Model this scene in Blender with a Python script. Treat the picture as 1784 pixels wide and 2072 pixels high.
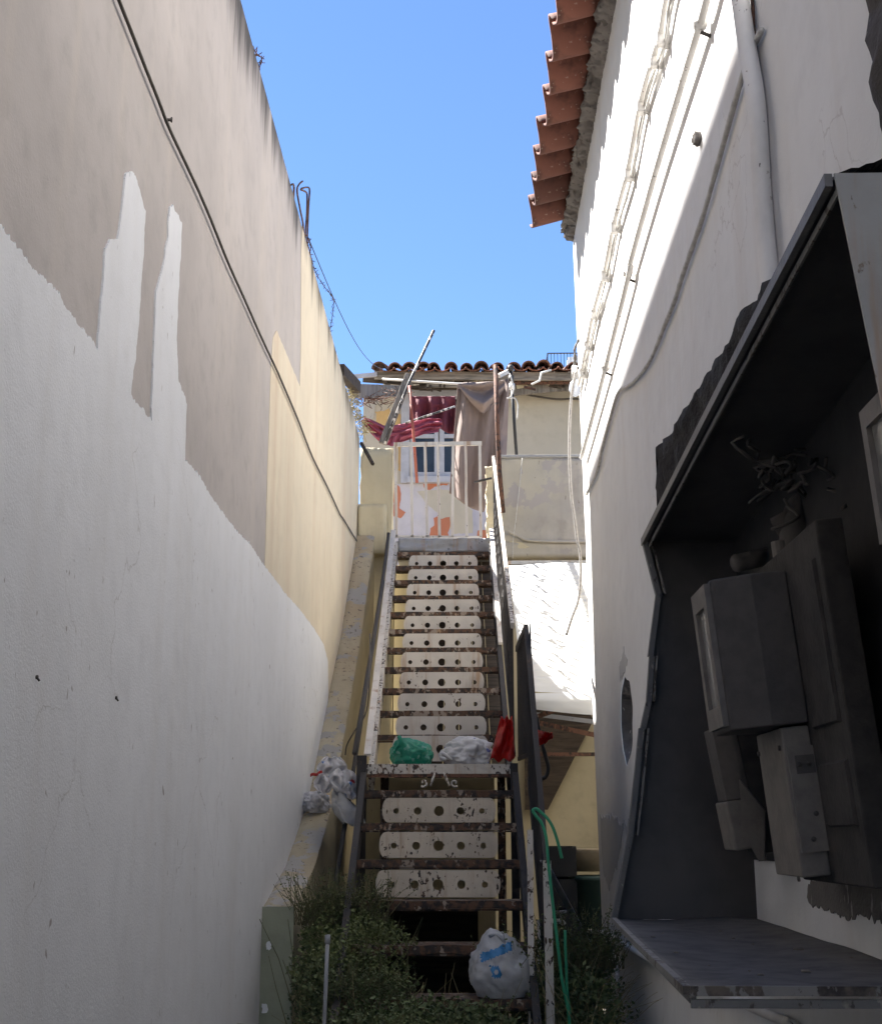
import bpy, bmesh, math, random
from mathutils import Vector, Matrix, noise
from mathutils.geometry import tessellate_polygon

for o in list(bpy.data.objects): bpy.data.objects.remove(o)
scene = bpy.context.scene
COL = scene.collection
R = math.radians
rnd = random.Random(11)

# ------------------------------------------------------------------ camera
CZ = 1.3                      # eye height over the alley floor
FPX, CX, CY = 2610.0, 892.0, 1036.0        # survey units: a 1784 x 2072 picture
PITCH, YAW = R(14.067), R(1.128)
cam = bpy.data.cameras.new('camera'); camo = bpy.data.objects.new('camera', cam); COL.objects.link(camo)
camo.location = (0, 0, CZ); camo.rotation_euler = (R(90) + PITCH, 0, YAW)
cam.sensor_fit = 'VERTICAL'; cam.sensor_height = 24; cam.lens = 24 * FPX / 2072
cam.clip_start = .02; cam.clip_end = 5000
scene.camera = camo

# ------------------------------------------------------------------ sky, sun, exposure
SUN = Vector((-1, .6, 1.6)).normalized()
w = bpy.data.worlds.new('World'); scene.world = w; w.use_nodes = True
nt = w.node_tree; sky = nt.nodes.new('ShaderNodeTexSky'); sky.sky_type = 'NISHITA'; sky.sun_disc = False
sky.sun_elevation = math.asin(SUN.z); sky.sun_rotation = math.atan2(SUN.x, SUN.y)
sky.air_density = 1.0; sky.dust_density = 0; sky.ozone_density = 7.0; sky.altitude = 1800
bg = nt.nodes['Background']; bg.inputs['Strength'].default_value = .05
nt.links.new(sky.outputs['Color'], bg.inputs['Color'])
sun = bpy.data.lights.new('sun', 'SUN'); sun.energy = 5.0; sun.angle = R(.53); sun.color = (1, .975, .94)
suno = bpy.data.objects.new('sun', sun); COL.objects.link(suno); suno.rotation_mode = 'QUATERNION'
suno.rotation_quaternion = SUN.to_track_quat('Z', 'Y'); suno.location = (-4, 4, 14)
vs = scene.view_settings; vs.view_transform = 'Standard'; vs.look = 'None'; vs.gamma = 1; vs.use_curve_mapping = False
vs.exposure = 2.5
scene.cycles.max_bounces = 7; scene.cycles.diffuse_bounces = 4

# ------------------------------------------------------------------ survey helpers (picture measurement -> point on a real plane)
_F = Vector((-math.sin(YAW) * math.cos(PITCH), math.cos(YAW) * math.cos(PITCH), math.sin(PITCH)))
_R = Vector((math.cos(YAW), math.sin(YAW), 0)); _U = _R.cross(_F)
def P(u, v, X=None, Y=None, Z=None):
    r = _F + _R * ((u - CX) / FPX) + _U * ((CY - v) / FPX)
    t = X / r.x if X is not None else Y / r.y if Y is not None else (Z - CZ) / r.z
    return Vector((r.x * t, r.y * t, r.z * t + CZ))
z1 = lambda x, y: (634.7 + .3558 * x, 634.7 + .3558 * y)
z2 = lambda x, y: (634.7 + .3558 * x, 1083.3 + .3558 * y)
z3 = lambda x, y: (507.8 + .427 * x, 1489.5 + .427 * y)
z5 = lambda x, y: (1184.8 + .4892 * x, 1057.9 + .4892 * y)
z6 = lambda x, y: (1015.6 + .4308 * x, .4308 * y)
zl = lambda x, y: (.427 * x, .427 * y)
zm = lambda x, y: (.427 * x, 761.7 + .427 * y)
zr = lambda x, y: (575.5 + .2451 * x, 338.5 + .2451 * y)
zw = lambda x, y: (1184.8 + .3676 * x, 338.5 + .3676 * y)
XL, XR = -.905, .75            # faces of the two alley walls

# ------------------------------------------------------------------ object helpers
def link(name, me, mat=None, parent=None, loc=None, rot=None, smooth=False, world=None):
    o = bpy.data.objects.new(name, me); COL.objects.link(o)
    if mat is not None and me is not None and not me.materials: me.materials.append(mat)
    if world is not None: o.matrix_basis = world
    elif loc is not None: o.location = loc
    if rot is not None: o.rotation_euler = rot
    if parent is not None:
        o.parent = parent
        if parent.type == 'EMPTY': o.matrix_parent_inverse = Matrix.Translation(-parent.location)
    if smooth and me is not None:
        for p in me.polygons: p.use_smooth = True
    return o
def tag(o, label, cat=None, group=None, kind=None):
    if label: o['label'] = label
    if cat: o['category'] = cat
    if group: o['group'] = group
    if kind: o['kind'] = kind
    return o
def T(name, label, cat, loc=(0, 0, 0), group=None):
    o = bpy.data.objects.new(name, None); COL.objects.link(o); o.location = Vector(loc); o.empty_display_size = .1
    return tag(o, label, cat, group)

class MB:
    def __init__(s): s.v = []; s.f = []
    def add(s, vs, fs):
        b = len(s.v); s.v += [tuple(p) for p in vs]; s.f += [tuple(b + i for i in f) for f in fs]; return s
    def box(s, lo, hi):
        x0, y0, z0 = lo; x1, y1, z1_ = hi
        return s.hexa([(x0,y0,z0),(x1,y0,z0),(x1,y1,z0),(x0,y1,z0)], [(x0,y0,z1_),(x1,y0,z1_),(x1,y1,z1_),(x0,y1,z1_)])
    def hexa(s, bot, top):
        return s.add(list(bot) + list(top), [(3,2,1,0),(4,5,6,7),(0,1,5,4),(1,2,6,5),(2,3,7,6),(3,0,4,7)])
    def beam(s, a, b, wdt, hgt, up=Vector((0, 0, 1))):
        a = Vector(a); b = Vector(b); d = (b - a).normalized()
        sx = d.cross(up)
        if sx.length < 1e-4: sx = d.cross(Vector((0, 1, 0)))
        sx.normalize(); sy = sx.cross(d)
        q = [sx * (wdt / 2 * i) + sy * (hgt / 2 * j) for i, j in ((-1,-1),(1,-1),(1,1),(-1,1))]
        return s.hexa([a + k for k in q], [b + k for k in q])
    def tube(s, pts, r, seg=8, smooth=0, close=True, jit=0):
        pts = [Vector(p) for p in pts]
        if smooth and len(pts) > 2:
            out = []
            for i in range(len(pts) - 1):
                p0 = pts[max(i-1, 0)]; p1 = pts[i]; p2 = pts[i+1]; p3 = pts[min(i+2, len(pts)-1)]
                for k in range(smooth):
                    t = k / smooth
                    out.append(.5 * ((2*p1) + (p2-p0)*t + (2*p0-5*p1+4*p2-p3)*t*t + (3*p1-p0-3*p2+p3)*t**3))
            out.append(pts[-1]); pts = out
        n = len(pts); rs = r if isinstance(r, (list, tuple)) else None
        d = (pts[1] - pts[0]).normalized()
        nrm = d.cross(Vector((0, 0, 1)))
        if nrm.length < .05: nrm = d.cross(Vector((1, 0, 0)))
        nrm.normalize(); vs_ = []
        for i in range(n):
            t = (pts[min(i+1, n-1)] - pts[max(i-1, 0)]).normalized()
            nrm = (nrm - t * nrm.dot(t)).normalized(); b = t.cross(nrm)
            rr = r if rs is None else rs[0] + (rs[1] - rs[0]) * i / (n - 1)
            if jit: rr *= 1 + rnd.uniform(-jit, jit)
            for k in range(seg):
                a = 2 * math.pi * k / seg
                vs_.append(pts[i] + nrm * (rr * math.cos(a)) + b * (rr * math.sin(a)))
        fs = [(i*seg+k, i*seg+(k+1) % seg, (i+1)*seg+(k+1) % seg, (i+1)*seg+k) for i in range(n-1) for k in range(seg)]
        if close: fs += [tuple(range(seg))[::-1], tuple((n-1)*seg + k for k in range(seg))]
        return s.add(vs_, fs)
    def slab(s, loops, fr, th):
        """flat plate: loops (outer, holes...) of 2D points, fr maps (a,b,depth)->world, th thickness"""
        flat = [p for l in loops for p in l]; n = len(flat)
        tri = tessellate_polygon([[Vector((p[0], p[1], 0)) for p in l] for l in loops])
        vs_ = [fr(p[0], p[1], 0) for p in flat] + [fr(p[0], p[1], th) for p in flat]
        fs = [t for t in tri] + [tuple(i + n for i in t[::-1]) for t in tri]
        k = 0
        for l in loops:
            m = len(l)
            fs += [(k+i, k+(i+1) % m, n+k+(i+1) % m, n+k+i) for i in range(m)]
            k += m
        return s.add(vs_, fs)
    def plate(s, pts, off):
        pts = [Vector(p) for p in pts]; n = len(pts); off = Vector(off)
        return s.add(pts + [p + off for p in pts], [tuple(range(n)), tuple(range(2*n-1, n-1, -1))] + [(i, (i+1) % n, n+(i+1) % n, n+i) for i in range(n)])
    def grid(s, fn, nu, nv):
        return s.add([fn(i/nu, j/nv) for j in range(nv+1) for i in range(nu+1)],
                     [(j*(nu+1)+i, j*(nu+1)+i+1, (j+1)*(nu+1)+i+1, (j+1)*(nu+1)+i) for j in range(nv) for i in range(nu)])
    def mesh(s, name):
        me = bpy.data.meshes.new(name); me.from_pydata(s.v, [], s.f)
        bm = bmesh.new(); bm.from_mesh(me); bmesh.ops.recalc_face_normals(bm, faces=bm.faces); bm.to_mesh(me); bm.free()
        return me
    def build(s, name, mat, parent=None, smooth=False, bevel=0, solid=0):
        o = link(name, s.mesh(name), mat, parent, smooth=smooth)
        if bevel:
            m = o.modifiers.new('bevel', 'BEVEL'); m.width = bevel; m.segments = 2; m.limit_method = 'ANGLE'
        if solid:
            m = o.modifiers.new('solid', 'SOLIDIFY'); m.thickness = solid; m.offset = 0
        return o
def fbm(p, o=4): return noise.fractal(Vector(p), 1.0, 2.0, o)
def densify(poly, step, closed=True):
    out = []; n = len(poly)
    for i in range(n if closed else n - 1):
        a = poly[i]; b = poly[(i+1) % n]; L = math.hypot(b[0]-a[0], b[1]-a[1]); k = max(1, int(L/step))
        out += [(a[0]+(b[0]-a[0])*j/k, a[1]+(b[1]-a[1])*j/k) for j in range(k)]
    if not closed: out.append(poly[-1])
    return out
def jag(poly, step, amp, f, seed, ax=1, ay=1):
    out = []
    for a, b in densify(poly, step):
        q = Vector((a*f, b*f*.5, seed)); q2 = Vector((a*f*4, b*f*1.2, seed+9))
        out.append((a + ax*amp*(noise.noise(q) + .5*noise.noise(q2)), b + ay*amp*(noise.noise(q + Vector((7, 3, 1)))*1.0 + .9*noise.noise(q2 + Vector((2, 5, 3))))))
    return out

# ------------------------------------------------------------------ materials
class N:
    def __init__(s, name):
        s.m = bpy.data.materials.new(name); s.m.use_nodes = True; s.t = s.m.node_tree; s.n = s.t.nodes; s.l = s.t.links
        s.b = s.n['Principled BSDF']; s.out = s.n['Material Output']
        tc = s.n.new('ShaderNodeTexCoord'); s.co = tc.outputs['Object']
    def noise(s, scale, detail=5, stretch=(1, 1, 1), rough=.6, off=0):
        mp = s.n.new('ShaderNodeMapping'); mp.inputs['Scale'].default_value = stretch; mp.inputs['Location'].default_value = (off, off*1.3, off*.7)
        s.l.new(s.co, mp.inputs['Vector']); t = s.n.new('ShaderNodeTexNoise')
        t.inputs['Scale'].default_value = scale; t.inputs['Detail'].default_value = detail; t.inputs['Roughness'].default_value = rough
        s.l.new(mp.outputs[0], t.inputs['Vector']); return t.outputs['Fac']
    def ramp(s, fac, a, b, lo=0, hi=1):
        r = s.n.new('ShaderNodeMapRange'); r.inputs[1].default_value = a; r.inputs[2].default_value = b; r.inputs[3].default_value = lo; r.inputs[4].default_value = hi
        r.interpolation_type = 'SMOOTHSTEP'; s.l.new(fac, r.inputs[0]); return r.outputs[0]
    def math(s, op, a, b):
        r = s.n.new('ShaderNodeMath'); r.operation = op
        for i, x in enumerate((a, b)):
            if isinstance(x, (int, float)): r.inputs[i].default_value = x
            else: s.l.new(x, r.inputs[i])
        return r.outputs[0]
    def mix(s, fac, a, b):
        r = s.n.new('ShaderNodeMix'); r.data_type = 'RGBA'
        for i, x in ((0, fac), (6, a), (7, b)):
            if isinstance(x, (int, float)): r.inputs[i].default_value = x
            elif isinstance(x, tuple): r.inputs[i].default_value = x + (1,)
            else: s.l.new(x, r.inputs[i])
        return r.outputs[2]
    def axis(s, i):
        x = s.n.new('ShaderNodeSeparateXYZ'); s.l.new(s.co, x.inputs[0]); return x.outputs[i]
    def bump(s, h, strength=.3, dist=.01, prev=None):
        b = s.n.new('ShaderNodeBump'); b.inputs['Strength'].default_value = strength; b.inputs['Distance'].default_value = dist
        s.l.new(h, b.inputs['Height'])
        if prev: s.l.new(prev, b.inputs['Normal'])
        return b.outputs[0]
    def fin(s, col, rough=.85, nrm=None, metal=0):
        if isinstance(col, tuple): s.b.inputs['Base Color'].default_value = col + (1,)
        else: s.l.new(col, s.b.inputs['Base Color'])
        if isinstance(rough, (int, float)): s.b.inputs['Roughness'].default_value = rough
        else: s.l.new(rough, s.b.inputs['Roughness'])
        s.b.inputs['Metallic'].default_value = metal
        if nrm: s.l.new(nrm, s.b.inputs['Normal'])
        return s.m
def dk(c, k): return tuple(x*k for x in c)
def plaster(name, base, var=.1, streak=None, sa=.5, spots=None, spa=.72, cracks=None, bump=.3, big=.22, topz=None, topcol=(.05, .045, .04), patch=None, pth=.6, tint=None):
    n = N(name)
    c = n.mix(n.ramp(n.noise(1.3, 4), .3, .7), base, dk(base, 1 - var))
    c = n.mix(n.ramp(n.noise(9, 4, off=4), .45, .75, 0, .6), c, dk(base, 1 - var*1.6))
    if tint: c = n.mix(n.ramp(n.noise(.7, 4, off=9), .42, .7, 0, .8), c, tint)
    if streak: c = n.mix(n.ramp(n.noise(5, 6, (1, 1, .07), off=2), .46, .8, 0, sa), c, streak)
    if patch: c = n.mix(n.ramp(n.noise(4, 7, off=13), pth, pth+.03), c, patch)
    if spots:
        c = n.mix(n.ramp(n.noise(38, 3, (1, 1, .3), off=5), spa, spa+.05, 0, .75), c, spots)
        c = n.mix(n.ramp(n.noise(16, 2, (1, 1, .8), off=7), spa+.04, spa+.07, 0, .7), c, spots)
    if cracks:
        v = n.n.new('ShaderNodeTexVoronoi'); v.feature = 'DISTANCE_TO_EDGE'; v.inputs['Scale'].default_value = 1.1
        wv = n.n.new('ShaderNodeMixRGB'); wv.blend_type = 'ADD'; wv.inputs[0].default_value = .5
        nz = n.n.new('ShaderNodeTexNoise'); nz.inputs['Scale'].default_value = 3; nz.inputs['Detail'].default_value = 8
        n.l.new(n.co, nz.inputs['Vector']); n.l.new(n.co, wv.inputs[1]); n.l.new(nz.outputs['Color'], wv.inputs[2]); n.l.new(wv.outputs[0], v.inputs['Vector'])
        ck = n.math('MULTIPLY', n.ramp(v.outputs['Distance'], .004, .0, 0, 1), n.ramp(n.noise(1.4, 3, off=21), .5, .62))
        c = n.mix(n.math('MULTIPLY', ck, .4), c, cracks)
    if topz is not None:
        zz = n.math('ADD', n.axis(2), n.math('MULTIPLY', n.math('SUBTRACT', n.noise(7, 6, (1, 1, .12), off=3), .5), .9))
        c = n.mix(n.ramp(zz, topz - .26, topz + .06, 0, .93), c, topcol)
    h = n.bump(n.noise(120, 2, off=1), bump, .003); h = n.bump(n.noise(6, 2, off=8), big, .02, h)
    return n.fin(c, .9, h)
def metal(name, base, rust=(.09, .045, .025), amt=.5, sc=22, rough=.6, streak=True, metallic=0, dark=(.03, .022, .018)):
    n = N(name)
    c = n.mix(n.ramp(n.noise(4, 5), .35, .7), base, dk(base, .8))
    if streak: c = n.mix(n.ramp(n.noise(16, 5, (1, 1, .08), off=2), .53, .74, 0, .75), c, (.32, .17, .07))
    m = n.ramp(n.math('ADD', n.noise(sc*1.9, 6, (1, 1, .6), off=6), n.math('MULTIPLY', n.math('SUBTRACT', n.noise(5, 3, off=11), .5), .55)), amt, amt + .04)
    c = n.mix(m, c, n.mix(n.ramp(n.noise(30, 3), .4, .6), rust, dark))
    h = n.bump(n.math('SUBTRACT', n.noise(70, 2), n.math('MULTIPLY', m, .6)), .35, .004)
    return n.fin(c, rough, h, metallic)
def simple(name, base, rough=.6, var=.2, sc=12, metallic=0, bump=.2, bsc=60, dist=.003):
    n = N(name); c = n.mix(n.ramp(n.noise(sc, 5), .35, .7), base, dk(base, 1 - var))
    return n.fin(c, rough, n.bump(n.noise(bsc, 3), bump, dist), metallic)
def cloth(name, base, trans=.25, var=.12, rough=.8):
    n = N(name); c = n.mix(n.ramp(n.noise(5, 5), .35, .7), base, dk(base, 1 - var)); n.fin(c, rough, n.bump(n.noise(400, 2), .15, .002))
    tr = n.n.new('ShaderNodeBsdfTranslucent'); n.l.new(c, tr.inputs['Color']); mx = n.n.new('ShaderNodeMixShader'); mx.inputs[0].default_value = trans
    n.l.new(n.b.outputs[0], mx.inputs[1]); n.l.new(tr.outputs[0], mx.inputs[2]); n.l.new(mx.outputs[0], n.out.inputs['Surface']); return n.m
def plastic(name, base, second=None, th=.55, sc=9, trans=.3, third=None, alpha=1.0):
    n = N(name); c = n.mix(n.ramp(n.noise(14, 4), .35, .7), base, dk(base, .8))
    if second: c = n.mix(n.ramp(n.noise(sc, 2, off=3), th, th+.03), c, second)
    if third: c = n.mix(n.ramp(n.noise(sc*.8, 2, off=17), th+.06, th+.09), c, third)
    n.fin(c, .32, n.bump(n.noise(16, 4, (1, 1, .45)), .6, .012)); n.b.inputs['Alpha'].default_value = alpha
    tr = n.n.new('ShaderNodeBsdfTranslucent'); n.l.new(c, tr.inputs['Color']); mx = n.n.new('ShaderNodeMixShader'); mx.inputs[0].default_value = trans
    n.l.new(n.b.outputs[0], mx.inputs[1]); n.l.new(tr.outputs[0], mx.inputs[2]); n.l.new(mx.outputs[0], n.out.inputs['Surface']); return n.m
def wood(name, base, sc=6, ax=(1, 1, .08)):
    n = N(name); g = n.noise(sc*6, 6, ax); c = n.mix(n.ramp(g, .35, .68), base, dk(base, .4))
    return n.fin(n.mix(n.ramp(n.noise(8, 4, off=4), .55, .8, 0, .6), c, dk(base, .3)), .9, n.bump(g, .6, .006))
def tilemat(name, base):
    n = N(name); oi = n.n.new('ShaderNodeObjectInfo')
    c = n.mix(oi.outputs['Random'], dk(base, 1.25), dk(base, .5)); c = n.mix(n.ramp(n.noise(9, 6), .45, .7, 0, .8), c, dk(base, .38))
    c = n.mix(n.ramp(n.noise(30, 5, off=3), .62, .72, 0, .55), c, (.42, .36, .3))
    return n.fin(c, .9, n.bump(n.noise(60, 4), .4, .004))

M = {}
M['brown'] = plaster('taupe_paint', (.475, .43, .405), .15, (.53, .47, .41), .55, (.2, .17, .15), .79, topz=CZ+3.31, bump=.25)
M['white_l'] = plaster('white_paint', (.76, .76, .775), .07, (.64, .62, .60), .45, (.25, .21, .18), .70, cracks=(.3, .27, .24), bump=.35, big=.2)
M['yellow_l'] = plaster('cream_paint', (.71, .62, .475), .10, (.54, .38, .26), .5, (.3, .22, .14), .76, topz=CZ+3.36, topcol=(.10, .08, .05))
M['white_r'] = plaster('white_plaster', (.76, .745, .72), .08, (.62, .56, .5), .4, (.25, .2, .16), .745, cracks=(.35, .3, .26), bump=.3, big=.35)
M['cream_wall'] = plaster('cream_render', (.62, .54, .37), .15, (.36, .3, .2), .5, (.22, .17, .1), .72)
M['ledge'] = plaster('worn_concrete', (.50, .425, .29), .25, None, 0, (.13, .1, .08), .62, patch=(.36, .335, .30), pth=.53, bump=.6, tint=(.44, .32, .19))
M['green_end'] = plaster('mossy_render', (.33, .34, .25), .2, (.24, .26, .18), .6, (.6, .6, .55), .78)
M['yellow_dim'] = plaster('ochre_render', (.52, .42, .24), .2, (.3, .22, .12), .6, (.16, .12, .07), .7)
M['facade'] = plaster('beige_render', (.54, .475, .375), .12, (.45, .38, .28), .4, None, bump=.3)
M['lavender'] = plaster('lavender_render', (.50, .47, .53), .18, (.6, .55, .5), .6, None, tint=(.66, .6, .55))
M['orange'] = plaster('orange_render', (.55, .20, .11), .18, None, 0, None)
M['ochre'] = plaster('ochre_patch', (.62, .40, .17), .15, None, 0, None)
M['parapet'] = plaster('stained_concrete', (.52, .475, .425), .3, (.30, .265, .24), .6, (.2, .17, .15), .68, patch=(.37, .335, .31), pth=.58, tint=(.48, .43, .33))
M['rubble'] = plaster('grey_rubble', (.24, .23, .225), .5, None, 0, (.5, .48, .45), .66, bump=1, big=1)
M['mortar'] = plaster('lime_mortar', (.24, .215, .195), .4, None, 0, (.1, .09, .08), .6, bump=1, big=1)
M['moss_stone'] = plaster('dark_weathered_stone', (.10, .085, .075), .5, None, 0, (.3, .28, .25), .68, bump=1, big=1)
M['bare'] = plaster('bare_cement', (.38, .37, .36), .2, None, 0, None)
M['dirt'] = plaster('dirty_plaster', (.17, .15, .13), .4, None, 0, (.4, .37, .33), .62, bump=.8)
M['bare_pale'] = plaster('pale_cement', (.54, .53, .515), .15, None, 0, None)
M['rear_ground'] = plaster('tarmac_earth', (.16, .14, .11), .3, None, 0, (.3, .27, .2), .6, bump=1)
M['paintmetal'] = metal('chipped_white_paint', (.60, .55, .48), amt=.56, sc=30)
M['platemetal'] = metal('white_riser_paint', (.60, .555, .50), amt=.68, sc=26)
M['platemetal_worn'] = metal('worn_riser_paint', (.60, .52, .41), amt=.60, sc=34)
M['tread'] = metal('rusty_tread', (.30, .24, .19), (.11, .055, .03), .40, 18, .75)
M['darkmetal'] = metal('dark_railing_paint', (.04, .035, .033), (.08, .055, .04), .64, 25, .8, streak=False)
M['greymetal'] = metal('grey_sheet', (.33, .33, .34), (.2, .17, .15), .68, 20, .55)
M['gate'] = metal('cream_gate_paint', (.70, .64, .57), amt=.67, sc=18)
M['rust'] = metal('rusty_steel', (.16, .075, .045), (.09, .04, .025), .5, 25, .85, streak=False)
M['redpaint'] = metal('red_oxide_paint', (.38, .10, .06), amt=.62, sc=25)
M['black'] = simple('black_steel', (.015, .014, .014), .6)
M['bwpole'] = metal('flaking_pole_paint', (.60, .55, .5), (.03, .028, .03), .44, 14, .6, streak=False)
M['whitepipe'] = metal('white_painted_pipe', (.72, .69, .65), (.35, .3, .25), .66, 25, .6, streak=False)
M['cable'] = simple('black_cable', (.085, .072, .06), .7)
M['whitecable'] = simple('painted_cable', (.62, .6, .56), .8, .3, 30)
M['greycable'] = simple('grey_rope', (.33, .31, .29), .85, .35, 60)
M['wood'] = wood('grey_wood', (.27, .235, .20))
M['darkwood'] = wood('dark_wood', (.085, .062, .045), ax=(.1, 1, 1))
M['eavewood'] = wood('eave_boards', (.31, .265, .215), ax=(.08, 1, 1))
M['tile'] = tilemat('clay_tile', (.15, .055, .036))
M['tile_pan'] = tilemat('pan_clay', (.36, .14, .085))
M['tile_old'] = tilemat('sooty_clay_tile', (.19, .095, .065))
M['tarp'] = cloth('taupe_canvas', (.285, .215, .185), .2)
M['maroon'] = cloth('shaded_red_cloth', (.17, .035, .05), .2)  # shaded tone of the red cloth put into the colour
M['pink'] = cloth('sunlit_red_cloth', (.40, .10, .15), .3)  # sunlit tone of the same red cloth put into the colour
M['winwhite'] = simple('window_paint', (.46, .45, .48), .6, .15)
M['glass'] = simple('dark_glass', (.035, .04, .045), .12, .6, 3, bump=.05)
M['green_bag'] = plastic('green_plastic', (.04, .42, .28), (.22, .55, .46), .58, 16, .4, alpha=.62)
M['white_bag'] = plastic('white_plastic', (.80, .79, .79), (.14, .17, .42), .64, 16, .3, (.45, .4, .4))
M['red_bag'] = plastic('red_plastic', (.62, .035, .03), None, trans=.45)
M['ledge_bag'] = plastic('printed_plastic', (.80, .77, .77), (.08, .22, .55), .63, 11, .35, (.5, .08, .1))
M['blue_print'] = plastic('blue_print', (.05, .25, .52), None, trans=.2)
M['clear_white'] = plastic('white_translucent', (.74, .74, .75), None, trans=.4, alpha=.85)
M['clear_bag'] = plastic('cloudy_plastic', (.62, .60, .57), None, trans=.45, alpha=.8)
M['hose'] = simple('green_hose', (.03, .30, .15), .45, .2)
M['bin'] = simple('dark_green_plastic', (.05, .09, .075), .5)
M['basin'] = simple('tan_basin', (.33, .26, .17), .7)
M['tar'] = simple('tar_felt', (.028, .024, .021), .95, .5, 20, bump=1, bsc=45, dist=.01)
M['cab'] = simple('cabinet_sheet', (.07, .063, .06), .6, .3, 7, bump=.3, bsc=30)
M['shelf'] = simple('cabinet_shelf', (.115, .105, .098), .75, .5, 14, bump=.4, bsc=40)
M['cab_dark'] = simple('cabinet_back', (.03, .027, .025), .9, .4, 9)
M['cab_light'] = metal('pale_cabinet_sheet', (.34, .33, .31), (.2, .16, .12), .58, 16, .6)
M['trim_l'] = metal('worn_trim', (.19, .18, .165), (.1, .08, .06), .55, 22, .6, streak=False)
M['trim'] = metal('cabinet_trim', (.12, .115, .11), (.25, .23, .2), .64, 30, .5, streak=False)
M['meter_d'] = simple('grimy_meter_board', (.04, .035, .031), .9, .5, 18, bump=.5, bsc=90)
M['meter'] = simple('dusty_meter_case', (.075, .066, .06), .8, .25, 25, bump=.4, bsc=120)
M['meter_l'] = simple('dusty_meter_face', (.17, .15, .13), .75, .25, 25, bump=.4, bsc=120)
M['dial'] = simple('meter_window', (.26, .25, .23), .2, .3, 20)
M['paper'] = simple('paper_label', (.46, .43, .39), .8, .35, 60)
M['iron'] = simple('dusty_iron', (.07, .06, .052), .7, .4, 15)
M['leaf'] = simple('weed_leaf', (.14, .165, .055), .7, .5, 3, bump=0)
M['leaf_d'] = simple('shade_leaf', (.12, .155, .055), .7, .5, 3, bump=0)
M['straw'] = simple('dry_straw', (.36, .29, .14), .8, .4, 3, bump=0)
M['stem'] = simple('weed_stem', (.12, .11, .05), .8)
M['debris'] = simple('grit', (.20, .17, .14), .95, .4)
M['bulb'] = cloth('milky_plastic', (.7, .72, .76), .5, rough=.3)
M['railblue'] = simple('blue_railing', (.03, .05, .10), .5)
M['concrete_far'] = simple('pale_concrete', (.6, .58, .55), .9)
M['ac'] = simple('ac_case', (.72, .71, .68), .6)
n_ = N('white_awning'); n_.fin((.86, .86, .85), .6, n_.bump(n_.noise(40, 3), .1, .004))
tr = n_.n.new('ShaderNodeBsdfTranslucent'); tr.inputs['Color'].default_value = (.85, .85, .86, 1); mx = n_.n.new('ShaderNodeMixShader'); mx.inputs[0].default_value = .35
n_.l.new(n_.b.outputs[0], mx.inputs[1]); n_.l.new(tr.outputs[0], mx.inputs[2]); n_.l.new(mx.outputs[0], n_.out.inputs['Surface']); M['awning'] = n_.m

# ------------------------------------------------------------------ ground
def gz(x, y): return .32 * min(1, max(0, (y - 2.5) / 2.6)) + .012 * fbm((x*2, y*2, 0))
g = MB(); g.grid(lambda a, b: (-.9 + 1.65*a, -6 + 18*b, gz(-.9 + 1.65*a, -6 + 18*b)), 20, 150)
tag(g.build('alley_ground', M['rear_ground'], smooth=True), 'bare earth floor of the alley under the weeds', kind='structure')
g = MB(); g.add([(-800, -800, -.15), (800, -800, -.15), (800, 800, -.15), (-800, 800, -.15)], [(0, 1, 2, 3)])
tag(g.build('ground', M['rear_ground']), 'open ground around the houses', kind='structure')

# ------------------------------------------------------------------ left wall
LW = T('boundary_wall', 'tall taupe and cream wall with hand-brushed white paint below', 'wall', (XL - .1, 3, 0))
TOP = CZ + 3.31
m = MB(); NY = 220
def wl(i): return -6 + 16.55 * i / NY
for i in range(NY):
    a, b = wl(i), wl(i+1)
    ha = TOP + .012*fbm((a*3, 0, 2)); hb = TOP + .012*fbm((b*3, 0, 2))
    m.add([(XL, a, -.1), (XL, b, -.1), (XL, b, hb - .012), (XL, a, ha - .012), (XL - .02, b, hb), (XL - .02, a, ha), (XL - .24, b, hb), (XL - .24, a, ha), (XL - .24, b, -.1), (XL - .24, a, -.1)],
          [(0, 1, 2, 3), (3, 2, 4, 5), (5, 4, 6, 7), (7, 6, 8, 9)] + ([(0, 3, 5, 7, 9)] if i == 0 else []) + ([(1, 8, 6, 4, 2)] if i == NY-1 else []))
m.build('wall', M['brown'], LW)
def onL(pts): return [(q.y, q.z) for q in (P(u, v, X=XL) for u, v in pts)]
yel = onL([(535, 1160), (541, 940), (548, 740), (552, 684), (559, 668), (585, 730), (606, 781), (608, 726), (609, 514)])
yel = [(yel[0][0], .2)] + yel + [(yel[-1][0], TOP - .018), (10.53, TOP - .018), (10.53, .2)]
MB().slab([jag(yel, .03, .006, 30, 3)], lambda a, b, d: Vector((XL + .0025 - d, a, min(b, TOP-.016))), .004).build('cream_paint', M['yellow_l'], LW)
wt = [(-60, 400), (0, 460), (60, 540), (118, 595), (124, 615), (155, 655)] + [zl(*q) for q in ((455, 1650), (470, 1450), (485, 1280), (490, 1175), (515, 1140), (552, 1130), (570, 1010), (580, 900), (590, 830), (602, 822), (606, 840), (618, 800), (650, 880), (668, 960), (682, 1000), (676, 1150), (660, 1380), (650, 1520), (635, 1700), (618, 1800), (614, 1880))]
wt += [(278, 820), (303, 850), (305, 800), (309, 690), (313, 600)] + [zl(*q) for q in ((735, 1380), (765, 1270), (790, 1120), (798, 985), (812, 975), (830, 1010), (856, 1060), (850, 1200), (838, 1400), (830, 1600), (838, 1800), (865, 1870))]
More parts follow.
